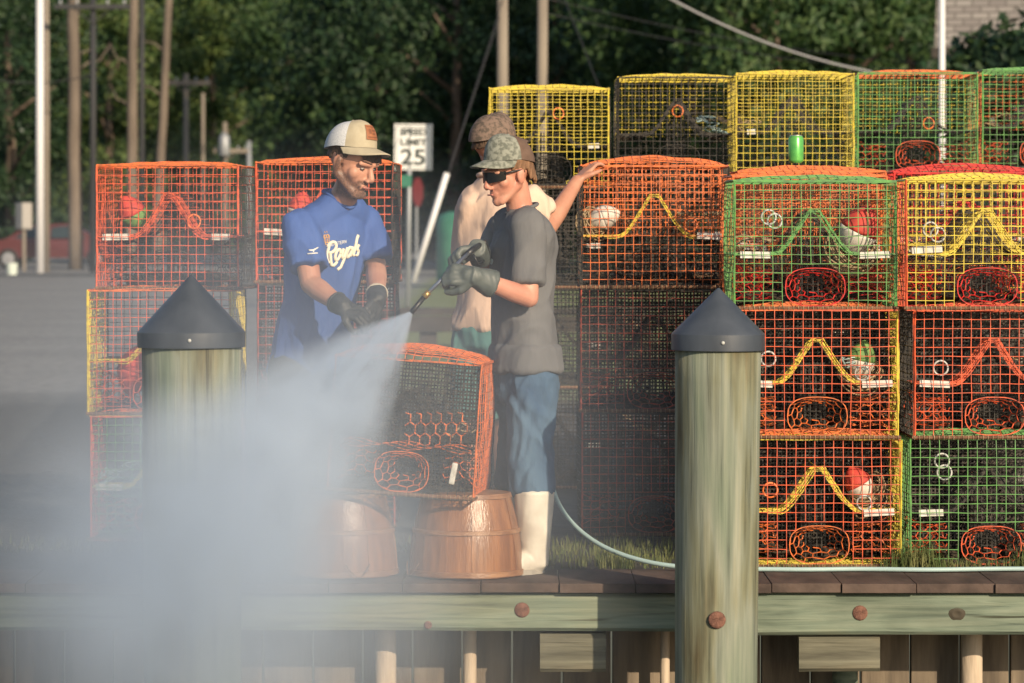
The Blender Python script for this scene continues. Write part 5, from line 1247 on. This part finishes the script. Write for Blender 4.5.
mb = MB(); mb.tube([(0, 0, 0), (0, 0, c.z-.38)], .06, 'polewood', 8); mb.build('post', e)

# house with a shingled roof at the top right
def shingles():
    m = bpy.data.materials.new('grey_shingles'); m.use_nodes = True; nt = m.node_tree; b = nt.nodes['Principled BSDF']; b.inputs['Roughness'].default_value = .9
    tc = nt.nodes.new('ShaderNodeTexCoord'); br = nt.nodes.new('ShaderNodeTexBrick'); mp = nt.nodes.new('ShaderNodeMapping'); mp.inputs['Rotation'].default_value = (R(90), 0, 0)
    lk(nt, tc.outputs['Object'], mp.inputs[0]); lk(nt, mp.outputs[0], br.inputs['Vector']); br.inputs['Color1'].default_value = (.20, .18, .17, 1); br.inputs['Color2'].default_value = (.29, .27, .25, 1); br.inputs['Mortar'].default_value = (.12, .11, .10, 1)
    br.inputs['Scale'].default_value = 1; br.inputs['Mortar Size'].default_value = .018; br.inputs['Brick Width'].default_value = .32; br.inputs['Row Height'].default_value = .13
    lk(nt, br.outputs[0], b.inputs['Base Color']); return m
M['shingle'] = shingles(); M['siding'] = mat('pale_siding', (.55, .53, .48), .8, (.48, .46, .42), 8, (.2, 1, 6)); M['housewin'] = mat('window_glass', (.04, .05, .06), .1); M['trim'] = mat('white_trim', (.7, .7, .67), .6)
d = 72; x0 = P(968, 0, d).x; ze = CAMH-(52-225)/FPX*d
e = empty('house', (x0+5, d+4, 0), 'house with a grey shingled roof at the top right', 'house', rot=(0, 0, R(-8.5)))
mb = MB(); mb.box((0, 0, ze/2), (9.4, 7.4, ze), 'siding'); mb.build('walls', e)
mb = MB(); a_, b_, zr = 5.0, 4.1, ze+3.6; th = .16
vs = [(-a_, -b_, ze-.05), (a_, -b_, ze-.05), (a_, b_, ze-.05), (-a_, b_, ze-.05), (-a_, 0, zr), (a_, 0, zr)]
vs += [(x, y, z+th) for x, y, z in vs]
mb.add(vs, [(6, 7, 11, 10), (7, 8, 11), (8, 9, 10, 11), (9, 6, 10), (0, 3, 2, 1), (0, 1, 7, 6), (1, 2, 8, 7), (2, 3, 9, 8), (3, 0, 6, 9)], 'shingle'); rf = mb.build('roof', e)
mb = MB(); mb.box((0, -b_-.05, ze+.02), (2*a_+.1, .06, .2), 'railwood'); mb.build('fascia', rf)
for x in (-3, 0, 3):
    mb = MB(); mb.box((x, -3.72, 2.2), (1.1, .06, 1.5), 'trim', bev=.01); wn = mb.build('window', e); mb = MB(); mb.box((x, -3.76, 2.2), (.92, .03, 1.3), 'housewin'); mb.build('pane', wn)

# ------------------------------------------------------------------ water spray and drifting mist
def volmat(name, build, col=(.74, .855, 1.0), aniso=-.04):
    m = bpy.data.materials.new(name); m.use_nodes = True; nt = m.node_tree; nt.nodes.clear()
    out = nt.nodes.new('ShaderNodeOutputMaterial'); v = nt.nodes.new('ShaderNodeVolumePrincipled'); v.inputs['Color'].default_value = (*col, 1); v.inputs['Anisotropy'].default_value = aniso
    lk(nt, v.outputs[0], out.inputs['Volume']); tc = nt.nodes.new('ShaderNodeTexCoord')
    def mth(op, a, b=None, c=None, clamp=False):
        n = nt.nodes.new('ShaderNodeMath'); n.operation = op; n.use_clamp = clamp
        for i, x in enumerate((a, b, c)):
            if x is None: continue
            if isinstance(x, (int, float)): n.inputs[i].default_value = x
            else: lk(nt, x, n.inputs[i])
        return n.outputs[0]
    lk(nt, build(nt, tc, mth), v.inputs['Density']); return m
JL = 2.4; KJ, KM, KV = 6.0, .62, .34
def jet_density(nt, tc, mth):
    s_ = nt.nodes.new('ShaderNodeSeparateXYZ'); lk(nt, tc.outputs['Object'], s_.inputs[0]); x, y, z = s_.outputs
    r = mth('SQRT', mth('ADD', mth('MULTIPLY', y, y), mth('MULTIPLY', z, z)))
    Rr = mth('MULTIPLY_ADD', x, .42, .010)
    q = mth('SUBTRACT', 1, mth('DIVIDE', r, Rr), None, True); q = mth('POWER', q, 1.5)
    cb = nt.nodes.new('ShaderNodeCombineXYZ'); xx = mth('ADD', x, .12)
    lk(nt, mth('DIVIDE', y, xx), cb.inputs[0]); lk(nt, mth('DIVIDE', z, xx), cb.inputs[1]); lk(nt, mth('MULTIPLY', x, .55), cb.inputs[2])
    n = nt.nodes.new('ShaderNodeTexNoise'); n.inputs['Scale'].default_value = 6.5; n.inputs['Detail'].default_value = 4; n.inputs['Distortion'].default_value = .5; lk(nt, cb.outputs[0], n.inputs['Vector'])
    nn = mth('MULTIPLY_ADD', n.outputs['Fac'], 3.4, -1.05, True)
    den = mth('DIVIDE', q, mth('ADD', x, .03)); fade = mth('SUBTRACT', 1, mth('DIVIDE', x, JL), None, True)
    return mth('MULTIPLY', mth('MULTIPLY', den, nn), mth('MULTIPLY', fade, 3.4*KJ))
M['spray'] = volmat('water_spray', jet_density)
tgt = P(206, 540, 14.0); ax = (tgt-NOZ).normalized()
mb = MB(); vs = []; n = 24
for x in (0, JL*.25, JL*.5, JL):
    for k in range(n): a = 2*math.pi*k/n; r = (.42*x+.012)*1.04; vs.append((x, r*math.cos(a), r*math.sin(a)))
mb.add(vs, [(i*n+k, i*n+(k+1) % n, (i+1)*n+(k+1) % n, (i+1)*n+k) for i in range(3) for k in range(n)]+[tuple(range(n-1, -1, -1)), tuple(3*n+k for k in range(n))], 'spray')
o = mb.build('water_spray'); o.location = NOZ; o.rotation_euler = ax.to_track_quat('X', 'Z').to_euler(); tag(o, 'white fan of water spray bursting from the lance nozzle', 'spray', kind='stuff')
def mist_density(K, sc, lo=.25, seed=0):
    def f_(nt, tc, mth):
        n = nt.nodes.new('ShaderNodeTexNoise'); n.inputs['Scale'].default_value = sc; n.inputs['Detail'].default_value = 3
        mp = nt.nodes.new('ShaderNodeMapping'); mp.inputs['Location'].default_value = (seed, 0, 0); lk(nt, tc.outputs['Object'], mp.inputs[0]); lk(nt, mp.outputs[0], n.inputs['Vector'])
        d2 = nt.nodes.new('ShaderNodeVectorMath'); d2.operation = 'DOT_PRODUCT'; lk(nt, tc.outputs['Object'], d2.inputs[0]); lk(nt, tc.outputs['Object'], d2.inputs[1])
        q = mth('SUBTRACT', 1, d2.outputs['Value'], None, True); q = mth('POWER', q, 1.5)
        return mth('MULTIPLY', q, mth('MULTIPLY', mth('MULTIPLY_ADD', n.outputs['Fac'], 3.2, -1.1+lo, True), K))
    return f_
for nm, c, r, K, sc, lo, lab in (('drifting_mist', P(215, 585, 13.3), (.98, .8, .9), 2.6*KM, 1.6, .25, 'thick white mist billowing over the left piling'),
                             ('mist_veil', P(265, 485, 15.2), (1.85, 1.9, 1.5), KV, 1.5, .5, 'thin veil of mist hanging over the dock and trap stacks')):
    M[nm] = volmat(nm, mist_density(K, sc, lo)); mb = MB(); mb.ell((0, 0, 0), (1.02, 1.02, 1.02), nm, None, 24); o = mb.build(nm); o.location = c; o.scale = r; tag(o, lab, 'mist', kind='stuff')
